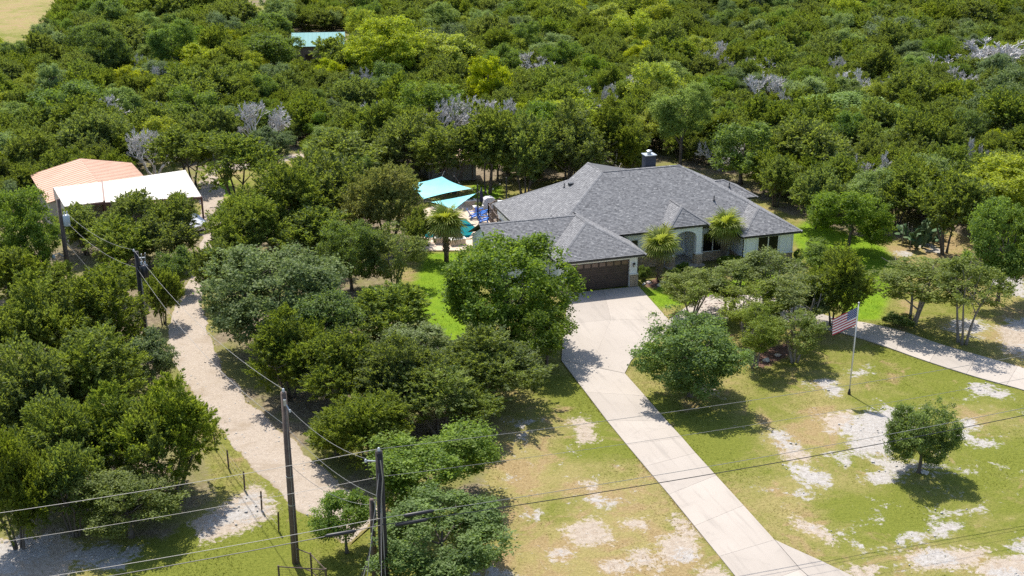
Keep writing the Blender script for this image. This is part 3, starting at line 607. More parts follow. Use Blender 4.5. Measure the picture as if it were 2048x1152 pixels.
# ------------------------------------------------------------------ the house (local frame: x along the front, y to the back)
house = thing('house', 'white single-storey house with grey hipped shingle roof and brown garage door', 'house', tuple(HO), AN)
EZ, PI_ = 2.75, 0.5
roof = MB()
caps = []                                                   # ridge and hip lines
sh_v, sh_f, sh_t = [], [], []
def clip_rect(rect, poly):
    out = rect; n = len(poly)
    for i in range(n):
        a = poly[i]; b_ = poly[(i+1) % n]; ex, ey = b_[0]-a[0], b_[1]-a[1]; res = []
        for j in range(len(out)):
            p = out[j]; q_ = out[(j+1) % len(out)]
            dp = ex*(p[1]-a[1]) - ey*(p[0]-a[0]); dq = ex*(q_[1]-a[1]) - ey*(q_[0]-a[0])
            if dp >= 0: res.append(p)
            if (dp > 0 > dq) or (dp < 0 < dq):
                t = dp / (dp - dq); res.append((p[0]+(q_[0]-p[0])*t, p[1]+(q_[1]-p[1])*t))
        out = res
        if len(out) < 3: return []
    return out
rs = random.Random(4)
def slope(pts, detail=True):
    """one roof plane: deck face plus courses of single shingles, each a tilted tab with a butt edge."""
    P_ = [Vector(p) for p in pts]; n = Vector((0, 0, 0))
    for i in range(len(P_)): n += (P_[i]).cross(P_[(i+1) % len(P_)])
    n.normalize()
    if n.z < 0: P_.reverse(); n = -n
    roof.add(P_, [tuple(range(len(P_)))])
    if not detail: return
    e = Vector((0, 0, 1)).cross(n).normalized(); s = n.cross(e); o = P_[0]
    poly = [((p-o).dot(e), (p-o).dot(s)) for p in P_]
    # convex pieces: fan split for non-convex outlines
    area = sum(poly[i][0]*poly[(i+1)%len(poly)][1] - poly[(i+1)%len(poly)][0]*poly[i][1] for i in range(len(poly)))
    convex = all((poly[(i+1)%len(poly)][0]-poly[i][0])*(poly[(i+2)%len(poly)][1]-poly[(i+1)%len(poly)][1]) - (poly[(i+1)%len(poly)][1]-poly[i][1])*(poly[(i+2)%len(poly)][0]-poly[(i+1)%len(poly)][0]) > -1e-6 for i in range(len(poly)))
    if not convex: raise ValueError('roof plane not convex')
    y0 = min(p[1] for p in poly); y1 = max(p[1] for p in poly); x0 = min(p[0] for p in poly); x1 = max(p[0] for p in poly)
    H_ = 0.145; r = 0; y = y0
    while y < y1:
        x = x0 - rs.random() * 0.3
        while x < x1:
            w = rs.choice((0.10, 0.13, 0.16, 0.20))
            c = clip_rect([(x, y), (x+w, y), (x+w, y+H_), (x, y+H_)], poly)
            if c:
                k = len(sh_v); j = rs.uniform(0.010, 0.024)
                for (a, b_) in c:
                    sh_v.append(tuple(o + e*a + s*b_ + n*(0.006 + j * (1 - (b_-y)/H_))))
                f = tuple(range(k, k+len(c))); sh_f.append(f); t = min(1, max(0, rs.gauss(0.5, 0.19))); sh_t.append(t)
                if len(c) == 4:
                    k2 = len(sh_v); sh_v.append(tuple(o + e*c[0][0] + s*y)); sh_v.append(tuple(o + e*c[1][0] + s*y))
                    sh_f.append((k2, k2+1, k+1, k)); sh_t.append(t)
            x += w
        y += H_; r += 1
def ridge(a, b_): caps.append((Vector(a), Vector(b_)))
# main block: ridge along x, west plane with a short ridge running back
RL, RR = (0.4, 10.4, 6.5), (7.3, 10.4, 6.5)
W0 = (-7.4, 16.2, EZ); B0_, B1_ = (0.3, 13.4, 6.5), (-1.75, 12.3, 5.5)
MF = 3.74; MZ = EZ + PI_ * (MF - 2.9)
def mz(v): return 6.5 - (10.4 - v) * 0.5
slope([(-6.62, MF, mz(MF)), (11.6, MF, mz(MF)), (11.6, 5.75, mz(5.75)), RR, RL])
slope([(-7.4, 3.0, EZ), RL, B0_, B1_]); slope([(-7.4, 3.0, EZ), B1_, W0])
slope([W0, B1_, (-2.5, 17.6, EZ)], False); slope([B1_, B0_, (4.0, 17.6, EZ), (-2.5, 17.6, EZ)], False)
slope([B0_, RL, RR, (14.2, 17.6, EZ), (4.0, 17.6, EZ)], False) if False else None
slope([RL, RR, (7.3, 13.6, 6.5 - 3.2*0.52)], False); slope([RL, (7.3, 13.6, 4.84), B0_], False); slope([B0_, (7.3, 13.6, 4.84), (7.3, 17.6, EZ), (4.0, 17.6, EZ)], False); slope([RR, (14.25, 17.6, EZ), (7.3, 17.6, EZ)], False)
# east plane and the front right wing
AP, AR = (11.58, 4.17, 4.16), (11.58, 5.72, 4.16)
E0, E1 = (14.25, 1.5, EZ), (14.25, 17.4, EZ)
slope([E0, E1, RR, AR, AP] if False else [E0, E1, AP]); slope([E1, AR, AP]); slope([E1, RR, AR])
slope([E0, AP, (8.87, 1.5, EZ)]); slope([(8.87, 1.5, EZ), AP, AR, (8.87, 2.9, EZ)])
# garage: front hip with ridge running back, west cross ridge to a gable
GA, GB = (-3.6, 3.6, 4.55), (-3.6, 7.3, 4.55); GL = (-11.6, 5.7, 4.5)
slope([(-7.2, 0, EZ), (0, 0, EZ), GA]); slope([(0, 0, EZ), (0, 4.2, EZ), (-3.6, 8.0, 4.55), GA])
slope([(-7.2, 0, EZ), GA, (-3.6, 5.7, 4.55), (-7.2, 2.15, EZ)])
slope([(-11.6, 2.15, EZ), (-7.2, 2.15, EZ), (-3.6, 5.7, 4.52), GL])
slope([GL, (-3.6, 5.7, 4.52), (-3.6, 9.2, EZ), (-11.6, 9.2, EZ)])
# entry porch
PZ = 3.55; EA, EB = (5.0, 4.70, PZ + 1.16), (5.0, 6.82, PZ + 1.16)
slope([(3.25, 3.1, PZ), (6.75, 3.1, PZ), EA]); slope([(3.25, 3.1, PZ), EA, EB, (3.25, 4.6, PZ)]); slope([(6.75, 3.1, PZ), (6.75, 4.6, PZ), EB, EA])
# back right wing
KA = (13.2, 13.5, 3.9); slope([(10.0, 11.3, EZ), (15.5, 11.3, EZ), KA, (10.0, 13.5, 3.9)]); slope([(15.5, 11.3, EZ), (15.5, 15.7, EZ), KA]); slope([(15.5, 15.7, EZ), (10, 15.7, EZ), (10, 13.5, 3.9), KA], False)
rf = roof.build('roof', 'deckboard', house)
me = bpy.data.meshes.new('shingles'); me.from_pydata(sh_v, [], sh_f); me.update()
a = me.attributes.new('tint', 'FLOAT', 'FACE'); a.data.foreach_set('value', sh_t)
link('shingles', me, 'shingle', rf, False, kind='stuff')
for a, b_ in ((RL, RR), (RL, (-6.62, MF + .05, mz(MF))), (RL, B0_), (B0_, B1_), (B1_, W0), (RR, AR), (AP, AR), (E0, AP), ((8.87, 1.5, EZ), AP), (GA, (-7.2, 0, EZ)), (GA, (0, 0, EZ)), (GA, (-3.6, 5.7, 4.55)), ((-3.6, 5.7, 4.52), GL),
             (EA, (3.25, 3.1, PZ)), (EA, (6.75, 3.1, PZ)), (EA, EB), (KA, (15.5, 11.3, EZ)), (KA, (15.5, 15.7, EZ)), (KA, (10.6, 13.5, 3.9))): ridge(a, b_)
cv, cf, ct = [], [], []
for a, b_ in caps:
    L = (b_-a).length; d = (b_-a) / L; side = d.cross(Vector((0, 0, 1))).normalized(); k = max(1, int(L / 0.16))
    for i in range(k):
        p = a + d * (L * i / k); q_ = a + d * (L * (i + 1.15) / k); o = len(cv); hgt = 0.045
        for e_, z_ in ((p, hgt), (q_, hgt - 0.018)):
            cv += [tuple(e_ + side * 0.14 + Vector((0, 0, z_ - 0.05))), tuple(e_ + Vector((0, 0, z_))), tuple(e_ - side * 0.14 + Vector((0, 0, z_ - 0.05)))]
        cf += [(o, o+1, o+4, o+3), (o+1, o+2, o+5, o+4)]; t = min(1, max(0, rs.gauss(0.55, 0.15))); ct += [t, t]
me = bpy.data.meshes.new('ridge_caps'); me.from_pydata(cv, [], cf); me.update()
a = me.attributes.new('tint', 'FLOAT', 'FACE'); a.data.foreach_set('value', ct)
link('ridge_caps', me, 'shingle', rf, False, kind='stuff')
# eaves: soffit, fascia and gutter
def eave(a, b_, mat='gutter', t=0.16, name='gutter'):
    a = Vector(a); b_ = Vector(b_); MB().beam(a - Vector((0, 0, t/2 + .012)), b_ - Vector((0, 0, t/2 + .012)), 0.09, t).build(name, mat, house)
for a, b_ in (((-7.2, 0.05, EZ), (0, 0.05, EZ)), ((-.05, 0.06, EZ), (-.05, 4.1, EZ)), ((-7.15, .06, EZ), (-7.15, 2.1, EZ)), ((-11.6, 2.2, EZ), (-7.2, 2.2, EZ)), ((-.4, MF+.05, mz(MF)), (9.6, MF+.05, mz(MF))),
              ((8.87, 1.55, EZ), (14.25, 1.55, EZ)), ((8.92, 1.6, EZ), (8.92, 3.7, EZ)), ((14.2, 1.6, EZ), (14.2, 11.2, EZ)), ((3.25, 3.15, PZ), (6.75, 3.15, PZ)), ((3.3, 3.2, PZ), (3.3, 4.6, PZ)), ((6.7, 3.2, PZ), (6.7, 4.6, PZ)),
              ((10, 11.35, EZ), (15.5, 11.35, EZ)), ((15.45, 11.4, EZ), (15.45, 15.7, EZ)), ((-7.35, 3.1, EZ), (-7.35, 16.2, EZ))):
    eave(a, b_)
for bx in ((-7.12, .1, 2.52, -.1, .62, 2.56), (-11.5, 2.26, 2.50, -7.0, 2.72, 2.54), (8.97, 1.62, 2.52, 14.1, 2.02, 2.56), (9.0, 2.03, 2.52, 9.3, 3.72, 2.56), (13.84, 2.03, 2.52, 14.12, 17, 2.56), (-7.28, 9.3, 2.52, -6.9, 16, 2.56)):
    MB().box(*bx).build('soffit', 'trim', house)
# walls
def wall(x0, y0, z0, x1, y1, z1, name='wall', mat='stucco'): return MB().box(x0, y0, z0, x1, y1, z1).build(name, mat, house)
T = 0.2
wall(-6.8, .62, 2.30, -.5, .62+T, 2.74)                     # header over the garage door
wall(-1.08, .6, 0, -.46, 1.0, 2.52); wall(-6.82, .6, 0, -6.06, 1.0, 2.52)   # piers
wall(-.66, 1.02, 0, -.48, 4.28, 2.9)                         # garage east side
wall(-6.8, 1.02, 0, -6.6, 2.7, 2.7); wall(-11.2, 2.72, 0, -6.85, 2.9, 2.7); wall(-11.2, 2.92, 0, -11.0, 8.9, 2.7)
gw = MB().add([(-11.2, 2.8, 2.7), (-11.2, 8.9, 2.7), (-11.2, 5.7, 4.3), (-11.0, 2.8, 2.7), (-11.0, 8.9, 2.7), (-11.0, 5.7, 4.3)], [(0, 2, 1), (3, 4, 5), (0, 3, 5, 2), (2, 5, 4, 1), (0, 1, 4, 3)]); gw.build('gable_wall', 'stucco', house)
wall(-11.2, 8.92, 0, -6.9, 9.1, 2.7)
wall(-.46, 4.3, 0, 3.58, 4.5, 3.12); wall(6.42, 4.3, 0, 9.34, 4.5, 3.12)      # front between garage, entry and wing
wall(9.36, 2.04, 0, 13.8, 2.24, 2.70); wall(9.34, 2.26, 0, 9.54, 4.28, 2.72); wall(13.6, 2.26, 0, 13.8, 16.9, 2.70)
wall(-6.95, 9.12, 0, -6.75, 16.0, 2.72); wall(-6.7, 16.9, 0, 13.78, 17.1, 2.72); wall(13.82, 11.7, 0, 15.1, 15.3, 2.72)
# stone base courses, stone by stone
def stones(x0, z0, x1, z1, plane, axis, seed, name='stone_base'):
    """a mortar slab with stones proud of it. axis 'f': on a front face at y=plane; 'l'/'r': on a side face at x=plane."""
    r_ = random.Random(seed); root = MB()
    if axis == 'f': root.box(x0, plane - .05, z0, x1, plane - .003, z1)
    elif axis == 'l': root.box(plane - .05, x0, z0, plane - .003, x1, z1)
    else: root.box(plane + .003, x0, z0, plane + .05, x1, z1)
    base = root.build(name, 'mortar', house); z = z0 + .01
    while z < z1 - .06:
        h = min(r_.choice((.13, .18, .23, .28)), z1 - z - .005); x = x0 + .008
        while x < x1 - .05:
            w = min(r_.uniform(.20, .50), x1 - x - .008); d = r_.uniform(.03, .07); g = .010
            if x1 - (x + w) < .10: w = x1 - x - .008
            b_ = MB(); i = .014
            if axis == 'f':
                b_.add([(x+g, plane-.045, z+g), (x+w-g, plane-.045, z+g), (x+w-g, plane-.045, z+h-g), (x+g, plane-.045, z+h-g), (x+g+i, plane-.05-d, z+g+i), (x+w-g-i, plane-.05-d*r_.uniform(.7, 1), z+g+i), (x+w-g-i, plane-.05-d, z+h-g-i), (x+g+i, plane-.05-d*r_.uniform(.7, 1), z+h-g-i)],
                       [(4, 5, 6, 7), (0, 1, 5, 4), (1, 2, 6, 5), (2, 3, 7, 6), (3, 0, 4, 7)])
            else:
                sg = -1 if axis == 'l' else 1; pl = plane
                b_.add([(pl+sg*.045, x+g, z+g), (pl+sg*.045, x+w-g, z+g), (pl+sg*.045, x+w-g, z+h-g), (pl+sg*.045, x+g, z+h-g), (pl+sg*(.05+d), x+g+i, z+g+i), (pl+sg*(.05+d), x+w-g-i, z+g+i), (pl+sg*(.05+d), x+w-g-i, z+h-g-i), (pl+sg*(.05+d), x+g+i, z+h-g-i)],
                       [(4, 5, 6, 7), (0, 1, 5, 4), (1, 2, 6, 5), (2, 3, 7, 6), (3, 0, 4, 7)])
            b_.build('stone', 'stone', base); x += w
        z += h
    return base
stones(-1.06, .0, -.47, .98, .6, 'f', 1); stones(.55, .0, 1.05, .98, -.46, 'r', 2); stones(-6.80, .0, -6.08, .98, .6, 'f', 3)
stones(-.2, .0, 3.2, 1.0, 4.3, 'f', 4); stones(6.75, .0, 9.0, .8, 4.3, 'f', 5); stones(9.38, .0, 13.78, .82, 2.04, 'f', 6); stones(2.3, .0, 4.2, .82, 9.34, 'l', 7)
for x0, y0, z0, x1, y1, z1 in ((-1.12, .48, .985, -.40, 1.04, 1.05), (-.18, 4.16, 1.005, 3.2, 4.296, 1.06), (9.36, 1.9, .825, 13.82, 2.036, .88), (6.76, 4.16, .805, 9.0, 4.296, .86)):
    MB().box(x0, y0, z0, x1, y1, z1).build('stone_cap', 'trim', house)
# wall panel trim on the right wing
for x0, x1 in ((9.5, 10.45), (12.55, 13.7)):
    t_ = MB(); 
    for a, b_, c_, d_ in ((x0, 1.0, x1, 1.06), (x0, 2.38, x1, 2.44), (x0, 1.061, x0+.06, 2.379), (x1-.06, 1.061, x1, 2.379)): t_.box(a, 2.012, b_, c_, 2.037, d_)
    t_.build('panel_trim', 'trim', house)
# windows
def window(x0, x1, z0, z1, y, n=2, seed=0):
    w = MB().box(x0, y - .035, z0, x1, y - .004, z1).build('window', 'glass_dark', house)
    fr = MB(); f = .05
    fr.box(x0 - f, y - .06, z0 - f, x1 + f, y - .003, z0).box(x0 - f, y - .06, z1, x1 + f, y - .003, z1 + f).box(x0 - f, y - .06, z0 + .001, x0, y - .003, z1 - .001).box(x1, y - .06, z0 + .001, x1 + f, y - .003, z1 - .001)
    fr.build('frame', 'trim', w)
    for i in range(1, n):
        x = x0 + (x1 - x0) * i / n; MB().box(x - .045, y - .065, z0 + .002, x + .045, y - .036, z1 - .002).build('mullion', 'trim', w)
    for i in range(n):
        a = x0 + (x1 - x0) * i / n + .06; b_ = x0 + (x1 - x0) * (i + 1) / n - .06
        MB().box(a, y - .042, z0 + .03, b_, y - .0355, z1 - .03).build('pane', 'glass_dark', w)
window(10.62, 12.38, .78, 2.46, 2.04); window(6.85, 8.6, .62, 2.35, 4.3, 2); window(-.1, 1.1, 1.15, 2.4, 4.3, 2); window(2.0, 3.1, 1.15, 2.4, 4.3, 2)
# garage door
gd = MB().box(-6.04, .80, .02, -1.10, .86, 2.24).build('garage_door', 'garage', house)
for r in range(4):
    z0 = .03 + r * .552
    if r < 3:
        for k in range(3):
            MB().box(-6.02, .772, z0 + .012 + k*.182, -1.12, .798, z0 + .012 + k*.182 + .168).build('board', 'garage', gd)
    else:
        MB().box(-6.02, .774, z0 + .012, -1.12, .798, z0 + .10).build('board', 'garage', gd)
        MB().box(-6.02, .774, z0 + .47, -1.12, .798, z0 + .545).build('board', 'garage', gd)
        for k in range(8):
            x = -6.0 + k * .612; p = MB().box(x + .06, .782, z0 + .13, x + .53, .797, z0 + .44).build('window', 'garage_pane', gd)
            fr = MB().box(x, .770, z0 + .104, x + .058, .799, z0 + .466).box(x + .532, .770, z0 + .104, x + .590, .799, z0 + .466).box(x + .0585, .770, z0 + .104, x + .5315, .799, z0 + .128).box(x + .0585, .770, z0 + .442, x + .5315, .799, z0 + .466)
            fr.build('window_frame', 'garage', gd)
tr = MB().box(-6.18, .585, .0, -6.062, .5995, 2.26).box(-1.098, .585, .0, -.99, .5995, 2.26).box(-6.18, .585, 2.261, -.99, .615, 2.40).box(-6.9, .55, 2.42, -.44, .615, 2.51)
tr.build('garage_trim', 'trim', house)
# lantern on the garage pier
ln = MB().box(-.84, .50, 1.62, -.70, .595, 1.86).lathe([(.10, 0), (.13, .02), (.02, .12)], (-.77, .49, 1.84), 8).build('wall_lantern', 'lamp_black', house)
MB().lathe([(.06, 0), (.075, .10), (.06, .18)], (-.77, .44, 1.64), 8).build('lantern_glass', 'bulb', ln)
# entry: arched front on stone-footed columns, side walls, door
ep = MB(); N = 18; xa, xb, sp, ris, top = 4.02, 5.88, 2.42, .58, 3.42; ol = [(3.52, 1.06)]
arch = [(xa + (xb - xa) * i / N, sp + ris * math.sqrt(max(0, 1 - (2*i/N - 1) ** 2))) for i in range(N + 1)]
yf, yb = 3.48, 3.86
ep.box(3.56, yf, 1.06, xa, yb, sp).box(xb, yf, 1.06, 6.34, yb, sp)
for (x0, z0), (x1, z1) in zip([(3.56, sp)] + arch, arch + [(6.34, sp)]):
    if x1 - x0 < 1e-6: continue
    ep.add([(x0, yf, z0), (x1, yf, z1), (x1, yf, top), (x0, yf, top), (x0, yb, z0), (x1, yb, z1), (x1, yb, top), (x0, yb, top)], [(0, 1, 2, 3), (7, 6, 5, 4), (0, 4, 5, 1), (3, 2, 6, 7)])
ep.add([(3.56, yf, sp), (3.56, yf, top), (3.56, yb, top), (3.56, yb, sp)], [(0, 1, 2, 3)]).add([(6.34, yf, sp), (6.34, yf, top), (6.34, yb, top), (6.34, yb, sp)], [(0, 3, 2, 1)])
ep.build('entry_arch', 'stucco', house)
for x0 in (3.46, 5.82):
    MB().box(x0 + .06, yf - .06, 0, x0 + .54, yb + .06, .99).build('column_base', 'mortar', house)
    MB().box(x0 - .03, yf - .15, .992, x0 + .63, yb + .10, 1.055).build('column_cap', 'trim', house)
stones(3.5, 0, 4.02, .985, yf - .06, 'f', 11, 'column_stonework'); stones(5.86, 0, 6.38, .985, yf - .06, 'f', 12, 'column_stonework')
stones(yf - .05, 0, yb + .05, .985, 3.52, 'l', 13, 'column_stonework'); stones(yf - .05, 0, yb + .05, .985, 5.88, 'l', 14, 'column_stonework')
wall(3.60, 3.88, 0, 3.80, 6.2, 3.4, 'entry_side_wall'); wall(6.12, 3.88, 0, 6.32, 6.2, 3.4, 'entry_side_wall'); wall(3.82, 6.0, 0, 6.10, 6.2, 3.4, 'entry_back_wall')
wall(3.82, 3.88, 3.36, 6.10, 5.98, 3.41, 'entry_ceiling', 'trim')
fd = MB().box(3.95, 5.93, .02, 5.0, 5.996, 2.45).build('front_door', 'door_wood', house)
for k in range(2): MB().box(4.05 + k*.47, 5.905, .2, 4.45 + k*.47, 5.928, 2.2).build('door_panel', 'door_wood', fd)
MB().lathe([(.03, 0), (.035, .05), (.02, .06)], (4.92, 5.9, 1.05), 8).build('door_handle', 'metal_grey', fd)
MB().box(3.3, 3.2, -.02, 6.6, 6.0, .13).build('porch_slab', 'concrete', house)
# downspouts, vents, chimney
for x, y, z in ((-.36, 4.18, 3.0), (9.26, 2.0, 2.6), (3.35, 4.2, 3.4)): MB().box(x, y, .05, x + .07, y + .07, z).build('downspout', 'gutter', house)
for x, y, z in ((-2.6, 11.4, 5.1), (-5.6, 6.6, 3.6), (-5.2, 7.2, 3.8), (13.3, 12.6, 3.5), (8.6, 6.2, 4.5)):
    MB().tube([(x, y, z - .25), (x, y, z + .38)], .045, 8).lathe([(.12, 0), (.05, .08)], (x, y, z - .02), 8).build('vent_pipe', 'gutter', house)
MB().box(-2.3, 11.0, 5.30, -1.9, 11.35, 5.52).build('roof_vent', 'gutter', house)
ch = MB().box(4.9, 11.9, 4.6, 5.8, 12.7, 7.05).build('chimney', 'chimney', house)
for k in range(5): MB().box(4.87, 11.872, 5.85 + k*.21, 5.83, 11.898, 5.85 + k*.21 + .195).build('siding_board', 'chimney', ch)
MB().box(4.82, 11.82, 7.06, 5.88, 12.78, 7.13).build('chimney_cap', 'metal_grey', ch)
MB().lathe([(.17, 0), (.17, .22), (.24, .24), (.24, .30), (.12, .36)], (5.35, 12.3, 7.131), 12).build('flue', 'metal_grey', ch)

# ------------------------------------------------------------------ trees
def unit(a): return a / np.maximum(1e-9, np.linalg.norm(a, axis=-1, keepdims=True))
def leaves_mesh(name, c, n, size, wid, tint, r_, axis=None):
    """one rhombic leaf per row: centre c, facing n, long axis random in the leaf plane (or given)."""
    k = len(c); t = unit(r_.standard_normal((k, 3))) if axis is None else axis
    t = unit(t - n * np.sum(t * n, 1, keepdims=True)); b_ = np.cross(n, t)
    L = size[:, None] / 2; W = (size * wid)[:, None] / 2
    v = np.stack([c - t*L, c + b_*W + t*L*0.1, c + t*L, c - b_*W + t*L*0.1], 1).reshape(-1, 3)
    f = np.arange(4 * k).reshape(-1, 4)
    return npmesh(name, v, f, {'tint': ('FACE', tint)})
def lobes(r_, n, spread, rmin, rmax, flat=1.0, upper=-0.35):
    out = [(np.array([0, 0, -0.08]), 0.55)]
    for i in range(n):
        while True:
            d = unit(r_.standard_normal(3))
            if d[2] > upper: break
        R_ = r_.uniform(rmin, rmax); out.append((d * np.array([1, 1, flat]) * (spread + r_.uniform(-0.16, 0.14)), R_))
    return out
def oak_crown(name, seed, nl=15, nclump=300, nleaf=66, leaf=0.060, crad=0.125, flat=0.9):
    r_ = np.random.default_rng(seed); lb = lobes(r_, nl, 0.68, 0.16, 0.38, flat, -0.85)
    C = []; Nn = []; S = []; T = []; cnt = 0
    while cnt < nclump:
        ctr, R_ = lb[int(r_.integers(len(lb)))]; d = unit(r_.standard_normal(3)); p = ctr + d * R_ * r_.uniform(0.80, 1.08)
        if p[2] < -0.95: continue
        if any(np.linalg.norm(p - c2) < R2 * 0.72 for c2, R2 in lb) and r_.random() > 0.22: continue
        k = int(nleaf * r_.uniform(0.5, 1.4)); cr = crad * r_.uniform(0.6, 1.3)
        q_ = r_.standard_normal((k, 3)) * cr * np.array([0.62, 0.62, 0.42])
        C.append(p + q_); Nn.append(unit(0.4 * d + np.array([0, 0, 0.6]) + 0.75 * r_.standard_normal((k, 3))))
        S.append(leaf * r_.uniform(0.6, 1.35, k)); T.append(np.clip(r_.uniform(0.05, 0.95) + 0.2 * r_.standard_normal(k), 0, 1)); cnt += 1
    C = np.concatenate(C)
    return leaves_mesh(name, C, np.concatenate(Nn), np.concatenate(S), 0.62, np.concatenate(T), r_)
def juniper_crown(name, seed, nspray=520, nleaf=40, leaf=0.095, spl=0.36, cone=0.25, nl=13):
    r_ = np.random.default_rng(seed); lb = lobes(r_, nl, 0.62, 0.20, 0.38, 1.0, -0.6)
    C = []; Nn = []; S = []; T = []; A = []; cnt = 0
    while cnt < nspray:
        ctr, R_ = lb[int(r_.integers(len(lb)))]; d = unit(r_.standard_normal(3)); p = ctr + d * R_ * r_.uniform(0.55, 0.95)
        if p[2] < -0.95: continue
        if any(np.linalg.norm(p - c2) < R2 * 0.50 for c2, R2 in lb): continue
        sq = 1 - cone * max(0.0, p[2]); p = p * np.array([sq, sq, 1.0])
        ax = unit(0.75 * d + np.array([0, 0, 0.62]) + 0.33 * r_.standard_normal(3)); L = spl * r_.uniform(0.55, 1.25); k = int(nleaf * r_.uniform(0.7, 1.3))
        t = r_.random(k) ** 0.75; w = (1 - t) * 0.20 + 0.02
        off = r_.standard_normal((k, 3)) * (w * L)[:, None]
        C.append(p + ax * (t * L)[:, None] + off); la = unit(ax + 0.75 * unit(off + 1e-6) + 0.35 * r_.standard_normal((k, 3)))
        A.append(la); Nn.append(unit(np.cross(la, r_.standard_normal((k, 3)))))
        S.append(leaf * r_.uniform(0.6, 1.3, k)); T.append(np.clip(r_.uniform(0.0, 1.0) + 0.2 * r_.standard_normal(k), 0, 1)); cnt += 1
    return leaves_mesh(name, np.concatenate(C), np.concatenate(Nn), np.concatenate(S), 0.36, np.concatenate(T), r_, np.concatenate(A))
def trunk_mesh(name, seed, stems=1, limbs=6, r0=0.055, wob=0.05, lean=0.25, top=1.15):
    r_ = random.Random(seed); mb = MB()
    for s in range(stems):
        a0 = r_.uniform(0, 6.28); sx = (0.10 * math.cos(a0) if stems > 1 else 0); sy = (0.10 * math.sin(a0) if stems > 1 else 0)
        ln = r_.uniform(0.3, 1.0) * lean if stems > 1 else lean * 0.3 * r_.random(); dx, dy = math.cos(a0) * ln, math.sin(a0) * ln
        n = 8; pts = []; rad = []
        for i in range(n + 1):
            t = i / n; pts.append((sx + dx*t + wob * math.sin(3.1*t + a0) * t, sy + dy*t + wob * math.cos(2.7*t + a0*2) * t, -0.03 + (top + 0.03) * t))
            rad.append(r0 * (1.35 if i == 0 else 1) * (1 - 0.72*t) * (0.8 if stems > 1 else 1))
        mb.tube(pts, rad, 7)
        for k in range(max(2, limbs // stems)):
            t0 = r_.uniform(0.35, 0.9); j = min(n, int(t0 * n)); p = Vector(pts[j]); a = r_.uniform(0, 6.28); L = r_.uniform(0.3, 0.6)
            q1 = p + Vector((math.cos(a)*L*.5, math.sin(a)*L*.5, 0.10 + 0.12*r_.random())); q2 = p + Vector((math.cos(a + .3)*L, math.sin(a + .3)*L, 0.30 + 0.2*r_.random()))
            mb.tube([p, q1, q2], [rad[j]*.7, rad[j]*.45, .006], 5, False)
            q3 = q1 + Vector((math.cos(a - .8)*L*.45, math.sin(a - .8)*L*.45, 0.16)); mb.tube([q1, q3], [rad[j]*.4, .005], 4, False)
    me = bpy.data.meshes.new(name); me.from_pydata(mb.v, [], mb.f); me.update(); me.polygons.foreach_set('use_smooth', [True] * len(me.polygons)); return me
def dead_mesh(name, seed):
    """bare grey branches, forked four times."""
    r_ = random.Random(seed); mb = MB()
    def grow(p, d, L, r, lvl):
        m_ = p + d * L * 0.5 + Vector((r_.gauss(0, .05), r_.gauss(0, .05), r_.gauss(0, .03))) * L; e = p + d * L
        mb.tube([p, m_, e], [r, r*.8, r*.55], 5 if lvl < 2 else 3, False)
        if lvl >= 5: return
        for k in range(3 if lvl < 4 else 5):
            nd = (d + Vector((r_.gauss(0, .55), r_.gauss(0, .55), r_.gauss(.12, .35)))).normalized()
            st = p.lerp(e, r_.uniform(.5, 1.0)) if k else e
            grow(st, nd, L * r_.uniform(.55, .8), max(.007, r*.55), lvl + 1)
    for s in range(4):
        a = s * 1.57 + r_.random(); grow(Vector((.03*math.cos(a), .03*math.sin(a), -.02)), Vector((math.cos(a)*.8, math.sin(a)*.8, 1)).normalized(), .44, .042, 0)
    me = bpy.data.meshes.new(name); me.from_pydata(mb.v, [], mb.f); me.update(); return me

JUN = [juniper_crown('crown', 100 + i) for i in range(6)]
OAK = [oak_crown('crown', 200 + i) for i in range(6)]
LIV = [oak_crown('crown', 300 + i, 14, 270, 56, 0.054, 0.105, 0.95) for i in range(4)]
BIG = [oak_crown('crown', 400 + i, 24, 720, 58, 0.044, 0.088) for i in range(3)]
JBG = [juniper_crown('crown', 450 + i, 1080, 50, 0.062, 0.27, 0.25, 20) for i in range(4)]
TRK = [trunk_mesh('trunk', 500 + i) for i in range(3)]
TRM = [trunk_mesh('trunk', 520 + i, 4, 12, 0.042, 0.10, 0.42) for i in range(4)]
DED = [dead_mesh('branches', 540 + i) for i in range(4)]
for me in JUN + JBG: me.materials.append(M['juniper'])
for me in OAK + LIV + BIG: me.materials.append(M['oak'])
for me in TRK + TRM: me.materials.append(M['bark'])
for me in DED: me.materials.append(M['dead_wood'])
KINDS = {  # kind -> crown meshes, foliage material, trunk meshes, trunk material, name, category
 'J': (JUN, None, TRM, None, 'juniper_tree'), 'JB': (JBG, None, TRM, None, 'juniper_tree'), 'JY': (JBG, 'juniper_yellow', TRM, None, 'juniper_tree'),
 'O': (OAK, None, TRK, None, 'oak_tree'), 'OB': (BIG, None, TRK, None, 'oak_tree'), 'G': (BIG, 'grey_oak', TRM, None, 'oak_tree'), 'g': (OAK, 'grey_oak', TRM, None, 'oak_tree'),
 'L': (LIV, 'live_oak', TRM, 'bark_pale', 'live_oak_tree'), 'LB': (BIG, 'live_oak', TRK, None, 'oak_tree'), 'Y': (BIG, 'bright', TRK, None, 'broadleaf_tree'), 'y': (OAK, 'bright', TRK, None, 'broadleaf_tree'),
 'P': (BIG, 'pale', TRK, None, 'broadleaf_tree'), 'p': (OAK, 'pale', TRK, None, 'broadleaf_tree'), 'S': (OAK, None, TRM, None, 'shrub')}
treepos = []
tr_ = random.Random(11)
def part_copy(name, me, mat, parent):
    o = bpy.data.objects.new(name, me); COL.objects.link(o); o.parent = parent
    if mat: o.material_slots[0].link = 'OBJECT'; o.material_slots[0].material = M[mat]
    return o
